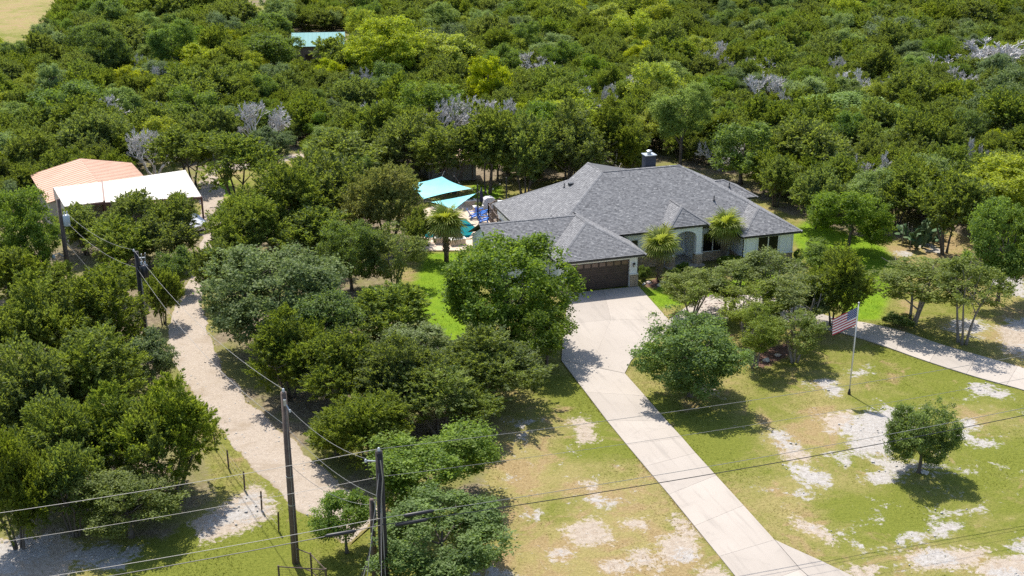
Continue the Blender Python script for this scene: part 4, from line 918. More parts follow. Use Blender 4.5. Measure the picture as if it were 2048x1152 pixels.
def tree(kind, x, y, r, b_, clr, label, group=None, var=None):
    cr, cm, tk, tm, nm = KINDS[kind]; var = tr_.randrange(100) if var is None else var
    t = thing(nm, label, 'shrub' if nm == 'shrub' else 'tree', (x, y, 0), tr_.uniform(0, 6.28), group)
    c = part_copy('crown', cr[var % len(cr)], cm, t); c.location = (0, 0, clr + b_); c.scale = (r, r * tr_.uniform(.94, 1.06), b_)
    k = part_copy('trunk', tk[var % len(tk)], tm, t); k.scale = (r * .95, r * .95, (clr + b_) * 1.02)
    treepos.append((x, y, r)); return t
def dead(x, y, r, h, label, group=None):
    t = thing('dead_tree', label, 'tree', (x, y, 0), tr_.uniform(0, 6.28), group)
    k = part_copy('branches', DED[tr_.randrange(4)], None, t); k.scale = (r * 1.75, r * 1.75, h * .68)
    treepos.append((x, y, r * 1.25)); return t

# --- near trees, each told apart
tree('JB', -30.23, 70.67, 3.50, 3.19, .2, 'big juniper at the left edge, level with the far bend of the gravel road')
tree('JB', -27.03, 72.71, 3.98, 3.03, .2, 'broad juniper just left of the dark transformer pole')
tree('J', -24.78, 80.05, 1.40, 2.08, .2, 'narrow juniper standing right behind the dark transformer pole at the gravel road')
tree('JB', -26.99, 61.12, 3.34, 3.13, .2, 'juniper at the left edge of the picture, above the shaded lower left corner')
tree('JB', -24.42, 64.28, 4.19, 2.87, .2, 'wide juniper in the middle of the thicket left of the gravel road')
tree('g', -22.75, 68.82, 1.97, 2.08, .2, 'small greyish bush touching the left edge of the gravel road below the transformer pole')
tree('JB', -17.89, 56.66, 2.98, 2.98, .2, 'juniper bulging toward the gravel road beside the first fence posts')
tree('JB', -21.41, 57.31, 2.86, 2.62, .2, 'dark juniper behind the light green bush at the lower left')
tree('JB', -23.73, 56.05, 2.96, 2.71, .2, 'juniper left of the light green bush at the lower left')
tree('JB', -24.10, 51.10, 2.02, 3.08, .2, 'juniper cut by the left edge at the lower left corner')
tree('LB', -18.96, 52.26, 2.81, 1.69, .3, 'light green bushy oak at the lower left beside the near lawn')
tree('J', -21.78, 52.43, 1.92, 2.28, .2, 'small juniper between the corner juniper and the light green bushy oak')
tree('OB', -37.40, 87.69, 3.02, 3.77, .4, 'rounded light green oak at the left edge beside the pole with the grey transformer')
tree('J', -34.34, 84.17, 2.22, 1.47, .2, 'small juniper below the lamp of the grey transformer pole')
tree('J', -35.68, 81.27, 2.79, 2.39, .2, 'dark juniper under the rounded oak at the left edge')
tree('J', -31.02, 91.12, 2.97, 1.98, .2, 'juniper in front of the cream lean-to roof of the metal barn')
tree('J', -30.52, 94.74, 2.32, 1.69, 2.0, 'juniper standing before the cream roof, nearest to the red barn post')
tree('J', -27.58, 94.86, 2.25, 1.66, 2.0, 'juniper at the right end of the cream lean-to roof by the gravel yard')
tree('J', -27.92, 92.16, 2.64, 2.04, .3, 'juniper between the barn and the half hidden white car')
tree('J', -29.62, 84.49, 2.45, 1.55, .2, 'low juniper right below the wires between the two transformer poles')
tree('O', -25.26, 86.37, 1.60, 1.93, .3, 'small oak on the left of the gravel road where it disappears behind trees')
tree('JB', -21.23, 92.34, 3.59, 2.86, .2, 'juniper right of the gravel yard, above the big grey-green oak')
tree('J', -21.65, 83.52, 1.97, 2.53, .2, 'brownish juniper leaning over the gravel road where it narrows')
tree('JB', -19.05, 96.72, 4.48, 3.50, .2, 'juniper in the thick grove halfway between the barn and the pool')
tree('J', -16.37, 102.45, 4.20, 3.12, .2, 'juniper in the grove just left of the yellowish juniper')
tree('J', -16.41, 92.73, 3.85, 2.38, .2, 'juniper in the grove directly behind the big grey-green oak')
tree('p', -19.15, 123.16, 2.75, 1.81, .6, 'pale silvery green tree top showing above the grove left of the pool')
tree('G', -16.08, 75.43, 5.02, 4.01, .6, 'big grey-green oak beside the bend of the gravel road')
tree('OB', -12.27, 72.68, 3.26, 2.58, .5, 'oak with glossy leaves right below the big grey-green oak')
tree('JB', -13.55, 67.87, 3.02, 2.59, .3, 'juniper over the shaded right edge of the gravel road')
tree('J', -9.97, 60.80, 1.51, 1.11, .2, 'low juniper behind the wires left of the black utility pole')
tree('J', -8.77, 76.33, 3.25, 1.96, .3, 'juniper beside the bright lawn left of the large garage oak')
tree('OB', -12.23, 86.81, 2.60, 2.98, .6, 'dark green oak left of the pool terrace, above the shaded lawn')
tree('L', -9.09, 87.32, 2.62, 2.45, .5, 'olive green bush at the lawn edge left of the pool palm')
tree('JY', -10.48, 98.25, 3.79, 3.37, .3, 'yellowish juniper beside the turquoise shade sails')
tree('J', -35.24, 95.35, 2.72, 1.75, .6, 'low juniper in front of the open shed beside the grey transformer pole')
tree('J', -7.56, 93.96, 1.51, 2.05, .2, 'dark juniper at the left end of the pool')
tree('J', -15.77, 115.04, 4.96, 2.63, .3, 'juniper behind the yellowish juniper, left of the shed')
tree('p', -6.29, 72.34, 2.83, 1.36, .5, 'pale green tree in front of the large garage oak, behind the lower junipers')
tree('JB', -10.29, 66.18, 3.41, 2.36, .3, 'juniper in the lower middle grove above the bare wooden pole')
tree('JB', -6.58, 64.77, 3.52, 2.36, .3, 'central juniper of the lower middle grove')
tree('JB', -1.94, 67.25, 4.19, 1.99, .5, 'wide flat juniper at the right end of the lower middle grove by the driveway lawn')
tree('JB', -4.15, 63.25, 3.63, 1.75, .5, 'low spreading juniper over the dappled bare ground near the middle')
tree('JB', -7.95, 59.84, 2.72, 1.79, .6, 'juniper directly behind the black utility pole')
tree('OB', -3.96, 55.13, 3.68, 2.03, .5, 'green oak right of the top of the black utility pole')
tree('OB', -3.35, 48.72, 3.51, 1.75, .5, 'green oak at the bottom edge right of the black utility pole')
tree('O', -8.06, 50.89, 1.66, 1.57, .4, 'small oak between the bare wooden pole and the black pole')
tree('OB', -0.54, 76.10, 5.07, 4.27, .5, 'large dense oak in front of the garage wing')
tree('O', 2.29, 72.18, 2.36, 1.93, .7, 'small oak at the left edge of the driveway below the large garage oak')
tree('OB', 11.08, 68.39, 3.82, 2.77, .45, 'leafy oak inside the loop between the two driveways, casting shade on the lawn')
tree('L', 12.90, 81.25, 2.57, 1.33, 1.15, 'live oak at the front lawn, nearest to the left palm')
tree('L', 15.76, 82.35, 3.04, 1.51, 1.15, 'live oak below the right palm by the house')
tree('L', 19.02, 82.85, 3.27, 1.74, 1.15, 'live oak directly in front of the dark right wing window')
tree('L', 19.80, 77.83, 3.09, 1.75, 1.15, 'live oak at the middle of the cluster before the house')
tree('L', 16.29, 77.38, 2.87, 1.53, 1.15, 'live oak above the red mulch bed')
tree('L', 15.91, 72.65, 2.04, 1.47, 1.15, 'slender live oak whose stems rise from the red mulch')
tree('L', 18.68, 73.35, 2.06, 1.26, 1.15, 'low live oak crown at the near side of the cluster, left of the flag')
tree('JB', 22.78, 79.55, 2.62, 2.76, .3, 'dark juniper right behind the flag')
tree('O', 24.08, 89.72, 2.07, 1.17, .6, 'low bright bush between the live oak cluster and the right corner of the house')
tree('L', 28.31, 80.04, 3.90, 1.52, 2.0, 'airy live oak over the bright lawn right of the flag')
tree('L', 30.91, 76.68, 3.04, 1.85, 2.3, 'live oak on two bare stems beside the loop driveway at the right')
tree('OB', 22.29, 58.69, 2.26, 2.05, .55, 'small round oak standing alone on the patchy lawn')
tree('J', 35.99, 95.25, 3.19, 2.73, 1.6, 'leaning multi-stemmed juniper beside the prickly pear')
tree('OB', 36.17, 84.31, 3.21, 3.95, .4, 'dark oak at the right edge of the picture above the loop driveway')
tree('Y', 41.93, 101.07, 4.92, 2.94, 1.0, 'bright yellow-green tree at the right edge behind the dark oak')
tree('OB', 27.76, 95.33, 3.70, 2.63, .6, 'light green tree casting shade on the lawn right of the house')
tree('p', 31.34, 102.37, 2.44, 2.04, 1.2, 'pale green tree top above the light green tree right of the house')
tree('J', 26.96, 102.43, 2.49, 2.50, .8, 'slim juniper just behind the right corner of the house')
tree('J', 34.19, 103.14, 2.91, 2.50, .6, 'dark juniper left of the leaning juniper by the prickly pear')
tree('P', 17.44, 122.43, 3.66, 3.57, 2.2, 'pale green rounded tree rising behind the chimney')
tree('JB', 9.97, 117.89, 3.87, 3.59, .4, 'juniper directly behind the left peak of the house roof')
tree('JB', 5.15, 115.25, 4.37, 3.75, .4, 'juniper behind the house, second left of the chimney')
tree('J', 1.24, 113.01, 3.44, 3.47, .5, 'juniper right of the shed behind the pool')
tree('J', -2.34, 113.48, 3.15, 3.23, 1.6, 'juniper with bare lower trunks beside the shed')
tree('J', -5.93, 113.41, 3.87, 2.53, 1.9, 'bare-stemmed juniper standing in front of the shed')
tree('J', -10.03, 116.60, 3.54, 3.04, .5, 'juniper left of the shed behind the shade sails')
tree('J', -25.70, 109.57, 3.90, 2.31, 1.8, 'juniper with leaning trunks on the small green patch by the gravel yard')
tree('g', -23.76, 117.83, 2.37, 1.91, 2.2, 'grey-green oak on thin stems beside the far gravel track')
tree('J', -31.59, 116.28, 3.83, 2.20, 1.4, 'juniper with a slanting trunk behind the right end of the barn')
tree('Y', -17.25, 162.45, 5.82, 4.42, 1.2, 'big bright yellow-green tree standing out of the wood')
tree('y', -9.90, 167.80, 4.74, 3.61, 1.0, 'yellowish green tree right of the big bright tree in the wood')
tree('OB', -55.65, 165.78, 3.60, 4.00, 1.0, 'dark rounded oak in the upper left wood')
tree('OB', -47.34, 170.33, 3.70, 3.90, 1.0, 'tall olive green oak in the upper left wood')
tree('y', -42.77, 166.86, 3.63, 2.65, 1.0, 'olive yellow tree in the upper left wood, below the tall oak')
tree('p', -49.08, 160.98, 2.82, 1.81, .8, 'pale tree top in the upper left wood')
tree('P', -4.81, 200.77, 2.59, 2.74, 1, 'pale tree at the top of the wood, right of the far teal roof')
tree('p', 6.25, 177.35, 3.47, 2.18, 1, 'pale broad tree in the wood above the house')
tree('y', 23.89, 206.03, 3.76, 3.26, 1, 'olive yellow tree at the top of the wood above the chimney')
tree('g', 59.07, 189.22, 5.31, 2.94, 1, 'grey olive tree in the upper right wood beside the bare grey trees')
tree('p', 37.75, 135.87, 5.71, 2.16, 1, 'pale green broad tree in the wood right of the house')
dead(63.89, 166.90, 5.10, 8.76, 'large bare grey tree in the upper right wood')
dead(68.56, 164.87, 3.49, 8.56, 'bare grey tree cut by the right edge of the picture')
dead(-27.17, 129.63, 2.33, 8.09, 'bare grey tree in the wood above the barn track')
dead(-7.56, 130.92, 2.19, 7.83, 'bare grey tree in the wood above the shed, left of the pair')
dead(-5.21, 133.58, 2.23, 7.72, 'bare grey tree in the wood above the shed, right of the pair')
dead(-1.05, 133.58, 1.59, 7.59, 'bare grey tree in the wood between the shed and the house roof')
dead(7.26, 139.20, 1.99, 7.50, 'bare grey tree in the wood above the left roof peak')
dead(31.88, 148.51, 2.46, 7.58, 'bare grey tree in the wood right of the pale rounded tree')
dead(41.93, 149.51, 2.12, 7.43, 'small bare grey tree in the wood below the grey olive tree')
dead(-36.07, 118.99, 2.01, 7.45, 'bare grey tree in the wood above the barn roof')
dead(-46.67, 134.95, 2.57, 7.32, 'bare grey tree in the wood at the upper left')

# --- the wood beyond: one by one as far as they can be told apart, the rest as one mass
WOOD = [(-169.51, 330.47), (168.45, 330.47), (49.89, 89.10), (42.39, 90.82), (44.56, 100.36), (40.65, 100.36), (39.06, 104.68), (34.11, 103.21), (30.29, 103.94), (27.78, 104.68), (25.92, 106.51), (23.89, 110.17), (21.20, 119.92), (14.88, 127.61), (12.00, 115.30), (2.72, 113.54), (-1.19, 115.84), (-3.29, 120.88), (-9.45, 120.88), (-11.76, 123.85), (-13.50, 111.00), (-18.01, 109.36), (-21.92, 121.86), (-23.29, 130.22), (-29.95, 125.50), (-33.88, 126.33), (-35.63, 120.88), (-36.61, 117.11), (-41.71, 114.42), (-45.21, 109.36), (-44.83, 104.68), (-56.81, 98.98)]
KEEP = CLEARINGS + [[(-40.63, 212.57), (-25.90, 212.57), (-21.14, 168.20), (-31.58, 168.20)], [(-33.22, 281.04), (-24.18, 281.04), (-21.70, 239.14), (-27.99, 239.14)], [(-10.66, 130.22), (-1.87, 130.22), (-1.68, 116.20), (-9.61, 116.20)], [(-34.41, 126.33), (-22.54, 132.48), (-20.74, 120.88), (-24.53, 104.68), (-23.28, 93.81), (-26.14, 93.81)], [(-44.33, 106.97), (-34.88, 112.68), (-28.71, 111.00), (-25.30, 96.34), (-40.38, 96.34)]]
def scatter(n, seed):
    r_ = np.random.default_rng(seed); out = []; grid = {}
    for (x, y, r) in treepos: grid.setdefault((int(x // 6), int(y // 6)), []).append((x, y, r))
    poly = np.array(WOOD); lo, hi = poly.min(0), poly.max(0)
    x = r_.uniform(max(lo[0], -150), min(hi[0], 150), n); y = r_.uniform(lo[1], min(hi[1], 285), n); ok = inpoly(x, y, WOOD) & (np.abs(x) < 0.44 * y + 9)
    for k in KEEP: ok &= ~inpoly(x, y, k)
    for a, b_ in zip(x[ok], y[ok]):
        r = float(np.clip(r_.gamma(6, 0.365), 1.1, 4.4)); g = (int(a // 6), int(b_ // 6)); bad = False
        for i in (-1, 0, 1):
            for j in (-1, 0, 1):
                for (p, q_, s) in grid.get((g[0]+i, g[1]+j), ()):
                    if (p-a)**2 + (q_-b_)**2 < (0.53 * (r + s)) ** 2: bad = True
        if bad: continue
        grid.setdefault(g, []).append((a, b_, r)); out.append((float(a), float(b_), r))
    return out
wood = sorted(scatter(60000, 31), key=lambda t: t[1])
wr = random.Random(5); counts = {}; rest = []
GRP = {'J': ('dark green juniper', 'junipers'), 'O': ('green oak among junipers', 'oaks'), 'p': ('pale green broadleaf tree among junipers', 'pale trees'), 'y': ('yellow-green broadleaf tree among junipers', 'yellow-green trees'), 'g': ('grey-green oak among junipers', 'grey-green oaks'), 'D': ('small bare grey tree among junipers', 'bare trees')}
def zone(k, x, y):
    a = x / (y * .935 + 11); far = y > 165
    z = ('in the wood at the upper left' if a < -.15 else 'in the wood above the house' if a < .12 else 'in the wood at the upper right') if far else ('in the near wood left of the shed' if a < -.1 else 'in the near wood right behind the house' if a < .17 else 'in the near wood right of the house')
    return GRP[k][0] + ' ' + z, GRP[k][1] + ' ' + z
for (x, y, r) in wood:
    k = wr.choices(['J', 'O', 'p', 'y', 'g', 'D'], [74, 11, 4, 5, 3, 3.0])[0]
    if k == 'D':
        if counts.get('D', 0) < 40: counts['D'] = counts.get('D', 0) + 1; dead(x, y, r * .8, 6.2, *zone('D', x, y))
        continue
    b_ = r * wr.uniform(.75, 1.0) if k == 'J' else r * wr.uniform(.8, 1.1); cl = wr.uniform(.0, .5) if k == 'J' else wr.uniform(.3, 1.0)
    if k in 'JO' : b_ = min(b_, 3.1)
    if counts.get(k, 0) < (290 if k == 'J' else 120):
        counts[k] = counts.get(k, 0) + 1; tree(k, x, y, r, b_, cl, *zone(k, x, y))
    else: rest.append((x, y, r, b_, cl, k))
def far_mass(name, label, pts, sources, trunk, seed):
    """the far wood: crowns on points, picked from a few crown meshes."""
    me = bpy.data.meshes.new(name); me.from_pydata([(p[0], p[1], p[4] + p[3]) for p in pts], [], [])
    a = me.attributes.new('sca', 'FLOAT_VECTOR', 'POINT'); a.data.foreach_set('vector', np.array([(p[2], p[2], p[3]) for p in pts], np.float32).ravel())
    r_ = np.random.default_rng(seed); a = me.attributes.new('rot', 'FLOAT_VECTOR', 'POINT'); rr = np.zeros((len(pts), 3), np.float32); rr[:, 2] = r_.uniform(0, 6.28, len(pts)); a.data.foreach_set('vector', rr.ravel())
    o = bpy.data.objects.new(name, me); COL.objects.link(o); o['kind'] = 'stuff'; o['label'] = label
    ng = bpy.data.node_groups.new(name, 'GeometryNodeTree'); ng.interface.new_socket('Geometry', in_out='INPUT', socket_type='NodeSocketGeometry'); ng.interface.new_socket('Geometry', in_out='OUTPUT', socket_type='NodeSocketGeometry')
    N_ = ng.nodes; i_ = N_.new('NodeGroupInput'); o_ = N_.new('NodeGroupOutput'); jn = N_.new('GeometryNodeJoinGeometry'); ip = N_.new('GeometryNodeInstanceOnPoints')
    for s in reversed(sources):
        oi = N_.new('GeometryNodeObjectInfo'); oi.inputs['Object'].default_value = s; oi.inputs['As Instance'].default_value = True; oi.transform_space = 'ORIGINAL'; ng.links.new(oi.outputs['Geometry'], jn.inputs[0])
    ng.links.new(jn.outputs[0], ip.inputs['Instance']); ng.links.new(i_.outputs[0], ip.inputs['Points']); ip.inputs['Pick Instance'].default_value = True
    rv = N_.new('FunctionNodeRandomValue'); rv.data_type = 'INT'; rv.inputs[4].default_value = 0; rv.inputs[5].default_value = len(sources) - 1; ng.links.new(rv.outputs[2], ip.inputs['Instance Index'])
    for nm, sk in (('sca', 'Scale'), ('rot', 'Rotation')):
        na = N_.new('GeometryNodeInputNamedAttribute'); na.data_type = 'FLOAT_VECTOR'; na.inputs[0].default_value = nm; ng.links.new(na.outputs[0], ip.inputs[sk])
    ng.links.new(ip.outputs[0], o_.inputs[0]); md = o.modifiers.new('scatter', 'NODES'); md.node_group = ng
    return o
def crowns_of(kind, n):
    res = []; seen = set()
    for o in COL.objects:
        if o.name.startswith('crown') and o.parent and o.parent.name.startswith(KINDS[kind][4]) and o.data in KINDS[kind][0] and o.data.name not in seen:
            if KINDS[kind][1] and o.material_slots[0].material is not M[KINDS[kind][1]]: continue
            if not KINDS[kind][1] and o.material_slots[0].link == 'OBJECT': continue
            seen.add(o.data.name); res.append(o)
    return res[:n]
for k, nm, lb in (('J', 'far_juniper_wood', 'distant mass of dark junipers at the top of the picture'), ('O', 'far_oak_wood', 'distant oaks mixed into the far wood'), ('p', 'far_pale_wood', 'distant pale green trees mixed into the far wood'),
                  ('y', 'far_yellow_green_wood', 'distant yellow-green trees mixed into the far wood'), ('g', 'far_grey_green_wood', 'distant grey-green trees mixed into the far wood')):
    pts = [p for p in rest if p[5] == k]
    if len(pts) > 2:
        src = crowns_of(k, 5)
        if src: far_mass(nm, lb, pts, src, None, 77)
print('wood', len(wood), counts, 'rest', len(rest))

# ------------------------------------------------------------------ palms
def frond_mesh(seed, n=24, span=2.4):
    """a folded fan: leaflets from one hub, split at the tips and drooping."""
    r_ = random.Random(seed); v = []; f = []; t = []
    for i in range(n):
        a = -span + 2*span*i/(n-1); L = (0.95 - .22 * abs(a) / span) * r_.uniform(.9, 1.05); w = .046
        d = Vector((math.cos(a), math.sin(a), 0)); s_ = Vector((-math.sin(a), math.cos(a), 0)); o = len(v)
        for k, (tt, ww) in enumerate(((.02, .15), (.45, 1.0), (.8, .6), (1.0, .06))):
            p = d * L * tt + Vector((0, 0, .05*tt - .42 * tt**2.4 * r_.uniform(.7, 1.25))); fold = (.012 if i % 2 else -.012) * (1 - tt)
            v += [tuple(p + s_*w*ww + Vector((0, 0, fold))), tuple(p - s_*w*ww - Vector((0, 0, fold)))]
        for k in range(3): f.append((o+2*k, o+2*k+1, o+2*k+3, o+2*k+2)); t.append(r_.random())
    o = len(v); v += [(-.55, -.022, -.07), (-.55, .022, -.07), (.06, .016, .012), (.06, -.016, .012)]; f.append((o, o+1, o+2, o+3)); t.append(.6)
    return npmesh('frond', v, f, {'tint': ('FACE', t)})
FR = [frond_mesh(i) for i in range(3)]
for me in FR: me.materials.append(M['palm'])
def palm(x, y, h, cr, label, seed, dry=6, nf=32):
    r_ = random.Random(seed); t = thing('palm_tree', label, 'palm', (x, y, 0), 0, 'fan palms'); 
    tk = MB().tube([(0, 0, -.1), (.01, 0, h*.4), (0, .01, h*.8), (0, 0, h)], [.21, .19, .20, .16], 10).build('trunk', 'palm_bark', t, True)
    bm_ = MB(); nb = 15
    for i in range(nb):
        for k in range(7):
            a = 2*math.pi*(k + .5*(i % 2)) / 7; z = h*.22 + i*(h*.78)/nb; d = Vector((math.cos(a), math.sin(a), 0)); s_ = Vector((-math.sin(a), math.cos(a), 0)); c = d*.17 + Vector((0, 0, z))
            tip = d*(.33 + .03*r_.random()) + Vector((0, 0, z + .20)) ; bm_.add([c - s_*.085, c + s_*.085, tip + s_*.03, tip - s_*.03, c + Vector((0, 0, .16)) ], [(0, 1, 2, 3), (3, 2, 4), (0, 3, 4), (1, 4, 2)])
    bm_.build('leaf_boots', 'boot', tk, False, kind='stuff')
    for i in range(nf):
        el = math.radians(80 - 125 * (i / nf) ** .8 + r_.gauss(0, 6)); az = i * 2.39996 + r_.gauss(0, .15); L = cr * r_.uniform(.88, 1.1)
        o = bpy.data.objects.new('frond', FR[i % 3]); COL.objects.link(o); o.parent = t
        d = Vector((math.cos(az)*math.cos(el), math.sin(az)*math.cos(el), math.sin(el))); o.location = Vector((0, 0, h)) + d * (.52 * L)
        o.rotation_euler = Euler((0, -el, az), 'XYZ'); o.rotation_euler = (Matrix.Rotation(az, 3, 'Z') @ Matrix.Rotation(-el, 3, 'Y')).to_euler(); o.scale = (L,) * 3
        if i >= nf - dry: o.material_slots[0].link = 'OBJECT'; o.material_slots[0].material = M['palm_dry']
    return t
palm(*(11.47, 88.88), 3.0, 1.22, 'fan palm in front of the house, left of the arched entry', 1)
palm(*(17.11, 92.84), 3.1, 1.22, 'fan palm in front of the house, right of the arched entry', 2)
palm(*(-5.35, 93.57), 3.3, 1.35, 'fan palm beside the pool left of the house', 3, 8)

# ------------------------------------------------------------------ utility poles and lines
def pole(x, y, h, r, mat, label):
    t = thing('utility_pole', label, 'pole', (x, y, 0), AN)
    MB().tube([(0, 0, -.3), (0, 0, h*.5), (0, 0, h)], [r*1.15, r, r*.82], 12).build('shaft', mat, t, True)
    return t
def insulator(t, x, y, z, s=1.0):
    return MB().lathe([(.03*s, 0), (.07*s, .03*s), (.045*s, .06*s), (.07*s, .09*s), (.045*s, .12*s), (.06*s, .15*s), (.02*s, .19*s)], (x, y, z), 10).build('insulator', 'ceramic', t, True)
PC = (-10.39, 49.99); PD = (-5.75, 46.6); PE = (-6.48, 48.94); PB = (-24.95, 76.31); PA = (-33.96, 87.44)
hC, hD, hE, hB, hA = 9.05, 7.85, 4.1, 6.75, 7.1
pc = pole(*PC, hC, .165, 'pole_wood', 'bare brown wooden utility pole at the gravel road, near the bottom edge'); insulator(pc, 0, 0, hC); MB().box(-.06, -.32, hC - .55, .06, -.19, hC - .25).tube([(0, -.2, hC - .4), (.18, -.5, hC - .75)], .03, 6).build('bracket', 'metal_grey', pc)
insulator(pc, .18, -.52, hC - .80, .8)
MB().tube([(.02, -.21, hC - .3), (.05, -.27, hC - 1.0), (.03, -.215, hC - 1.8), (.03, -.22, .2)], .012, 5).build('ground_wire', 'wire', pc)
for z in (3.2, 4.7): MB().lathe([(.18, 0), (.18, .04)], (0, 0, z), 12).build('band', 'metal_grey', pc)
pd = pole(*PD, hD, .20, 'pole_dark', 'thick black utility pole at the bottom beside the green oaks'); insulator(pd, 0, 0, hD); MB().beam((0, 0, hD - .5), (-.55, -.05, hD - .35), .06).build('bracket', 'metal_grey', pd); insulator(pd, -.6, -.05, hD - .42, .9)
MB().tube([(0, -.26, hD - .3), (.06, -.30, hD - 1.2), (-.04, -.29, hD - 2.2), (.02, -.27, .3)], .025, 6).build('riser_cable', 'wire', pd)
pe = pole(*PE, hE, .13, 'pole_wood', 'short grey wooden stub pole in front of the thick black pole'); MB().tube([(.1, -.1, hE - .1), (.16, -.16, hE - 1.0), (.0, -.16, hE - 1.9), (-.3, -.4, hE - 2.8), (-.9, -1.0, .1)], .03, 6).build('cable_bundle', 'wire', pe); MB().tube([(.05, -.13, hE - .1), (.10, -.2, hE - 1.2), (-.08, -.2, hE - 2.1), (-.5, -.6, hE - 3.0), (-1.2, -1.4, .1)], .03, 6).build('cable_bundle', 'cable', pe)
pb = pole(*PB, hB, .18, 'pole_dark', 'dark utility pole carrying a black transformer beside the gravel road'); insulator(pb, -.15, .0, hB)
tf = MB().lathe([(.27, 0), (.30, .05), (.30, .78), (.26, .84), (.08, .9)], (.36, -.22, hB - 1.75), 16).build('transformer', 'black_box', pb, True)
for a in (-.12, .12): MB().lathe([(.03, 0), (.06, .05), (.04, .1), (.06, .15), (.02, .25)], (.36 + a, -.22, hB - .88), 8).build('bushing', 'ceramic', tf, True)
MB().beam((0, 0, hB - .45), (.55, -.1, hB - .45), .07).beam((.5, -.1, hB - .6), (.55, -.15, hB - .1), .05).beam((.3, -.1, hB - .7), (.3, -.15, hB - .15), .05).build('cutout_bracket', 'metal_grey', pb)
MB().tube([(.12, -.16, hB - 1.8), (.14, -.17, .1)], .035, 6).build('riser_pipe', 'metal_grey', pb)
pa = pole(*PA, hA, .17, 'pole_wood', 'wooden utility pole with a grey transformer and street light in front of the barn')
tf = MB().lathe([(.22, 0), (.25, .04), (.25, .80), (.2, .86), (.06, .9)], (.38, -.18, hA - 2.1), 16).build('transformer', 'galv_box', pa, True)
for a in (-.1, .1): MB().lathe([(.03, 0), (.05, .05), (.03, .1), (.05, .15), (.02, .25)], (.38 + a, -.18, hA - 1.2), 8).build('bushing', 'ceramic', tf, True)
lamp_arm = MB().tube([(-.1, 0, hA - 4.6), (-.5, -.1, hA - 4.25), (-.85, -.15, hA - 4.3)], .035, 6).build('lamp_arm', 'metal_grey', pa)
MB().lathe([(.10, 0), (.16, .12), (.12, .26), (.05, .34)], (-.9, -.16, hA - 4.62), 10).build('lamp_head', 'galv_box', lamp_arm, True)
def wire(p, q_, sag, label, mat='wire', r=.010, n=26, name='power_line', group=None):
    p = Vector(p); q_ = Vector(q_); pts = []
    for i in range(n + 1):
        t = i / n; v = p.lerp(q_, t); v.z -= 4 * sag * t * (1 - t); pts.append(v)
    return tag(MB().tube(pts, r, 5, False).build(name, mat), label, 'wire', group)
def off(P_, h, u_=0, v_=0): w = Vector((P_[0], P_[1], h)) + UX*u_ + VX*v_; return w
# along the gravel road
wire(off(PA, hA - 1.0, .38, -.18), off(PB, hB + .15, -.15), .55, 'upper thin wire between the grey transformer pole and the dark transformer pole')
wire(off(PA, hA - 1.7, .3, -.1), off(PB, hB - 1.1, -.1), .6, 'lower thin wire between the grey transformer pole and the dark transformer pole')
wire(off(PB, hB + .15, -.15), off(PC, hC + .15), .9, 'upper thin wire along the gravel road to the bare wooden pole')
wire(off(PB, hB - 1.1, -.1), off(PC, hC - 1.6, -.1), 1.0, 'lower thin wire along the gravel road to the bare wooden pole')
wire(off(PC, hC - .65, .18, -.52), off(PD, hD - .25, -.6), .35, 'upper slack wire from the bare wooden pole to the thick black pole')
wire(off(PC, hC - 1.9, .1), off(PD, hD - 2.2, -.1), .45, 'middle wire from the bare wooden pole to the thick black pole')
wire(off(PC, hC - 3.8, .1), off(PE, hE - .3), .5, 'low thin wire from the bare wooden pole to the stub pole', r=.010)
wire(off(PA, hA - 3.4, .1), off(PA, 0, 3.8, -6.0), .0, 'guy wire running down from the grey transformer pole')
# along the public road, past the picture on both sides
for dz, sg, lb, r, mt in ((.12, .55, 'top power line crossing over both driveways', .011, 'wire'), (-1.25, .5, 'second power line, below the top one, crossing over both driveways', .009, 'wire')):
    wire(off(PD, hD + dz), off(PD, hD + dz + .6, 46, .0), sg, lb, mt, r, 40); 
    wire(off(PD, hD + dz), off(PD, hD + dz + .3, -34, .0), sg, lb.replace('crossing over both driveways', 'running left from the black pole'), mt, r, 40)
for dz, sg, lb, r, mt in ((0, .45, 'pale communication cable crossing low over the driveway', .013, 'wire'), (-.35, .55, 'thick black communication cable crossing low over the driveway', .020, 'cable')):
    z = 4.75 + dz
    wire(off(PD, z, 0, -.35), off(PD, z + 1.0, 46, -.35), sg, lb, mt, r, 40, 'communication_cable'); wire(off(PD, z, 0, -.35), off(PD, z + .5, -34, -.35), sg, lb.replace('crossing low over the driveway', 'running left past the bare wooden pole'), mt, r, 40, 'communication_cable')
def splice(u0, u1, z, label):
    p = off(PD, z, u0, -.35); q_ = off(PD, z + (u1-u0) * .012, u1, -.35); d = q_ - p
    return tag(MB().tube([p, p + d*.08, p + d*.92, q_], [.03, .085, .085, .03], 8).build('cable_splice', 'cable', None, True), label, 'cable splice')
splice(.5, 2.0, 4.28, 'black splice case on the cable right of the thick black pole'); splice(.9, 2.3, 4.68, 'slim splice case on the cable just above the right black one'); splice(-2.6, -1.2, 4.30, 'black splice case on the cable left of the thick black pole')
for k, (a, b_) in enumerate(((-2.6, -6.0), (-1.5, -6.5))): wire(off(PD, hD - .8 - 1.5*k), off(PD, 0, a, b_), 0, ('long' if k == 0 else 'short') + ' guy wire slanting down from the thick black pole', r=.012)

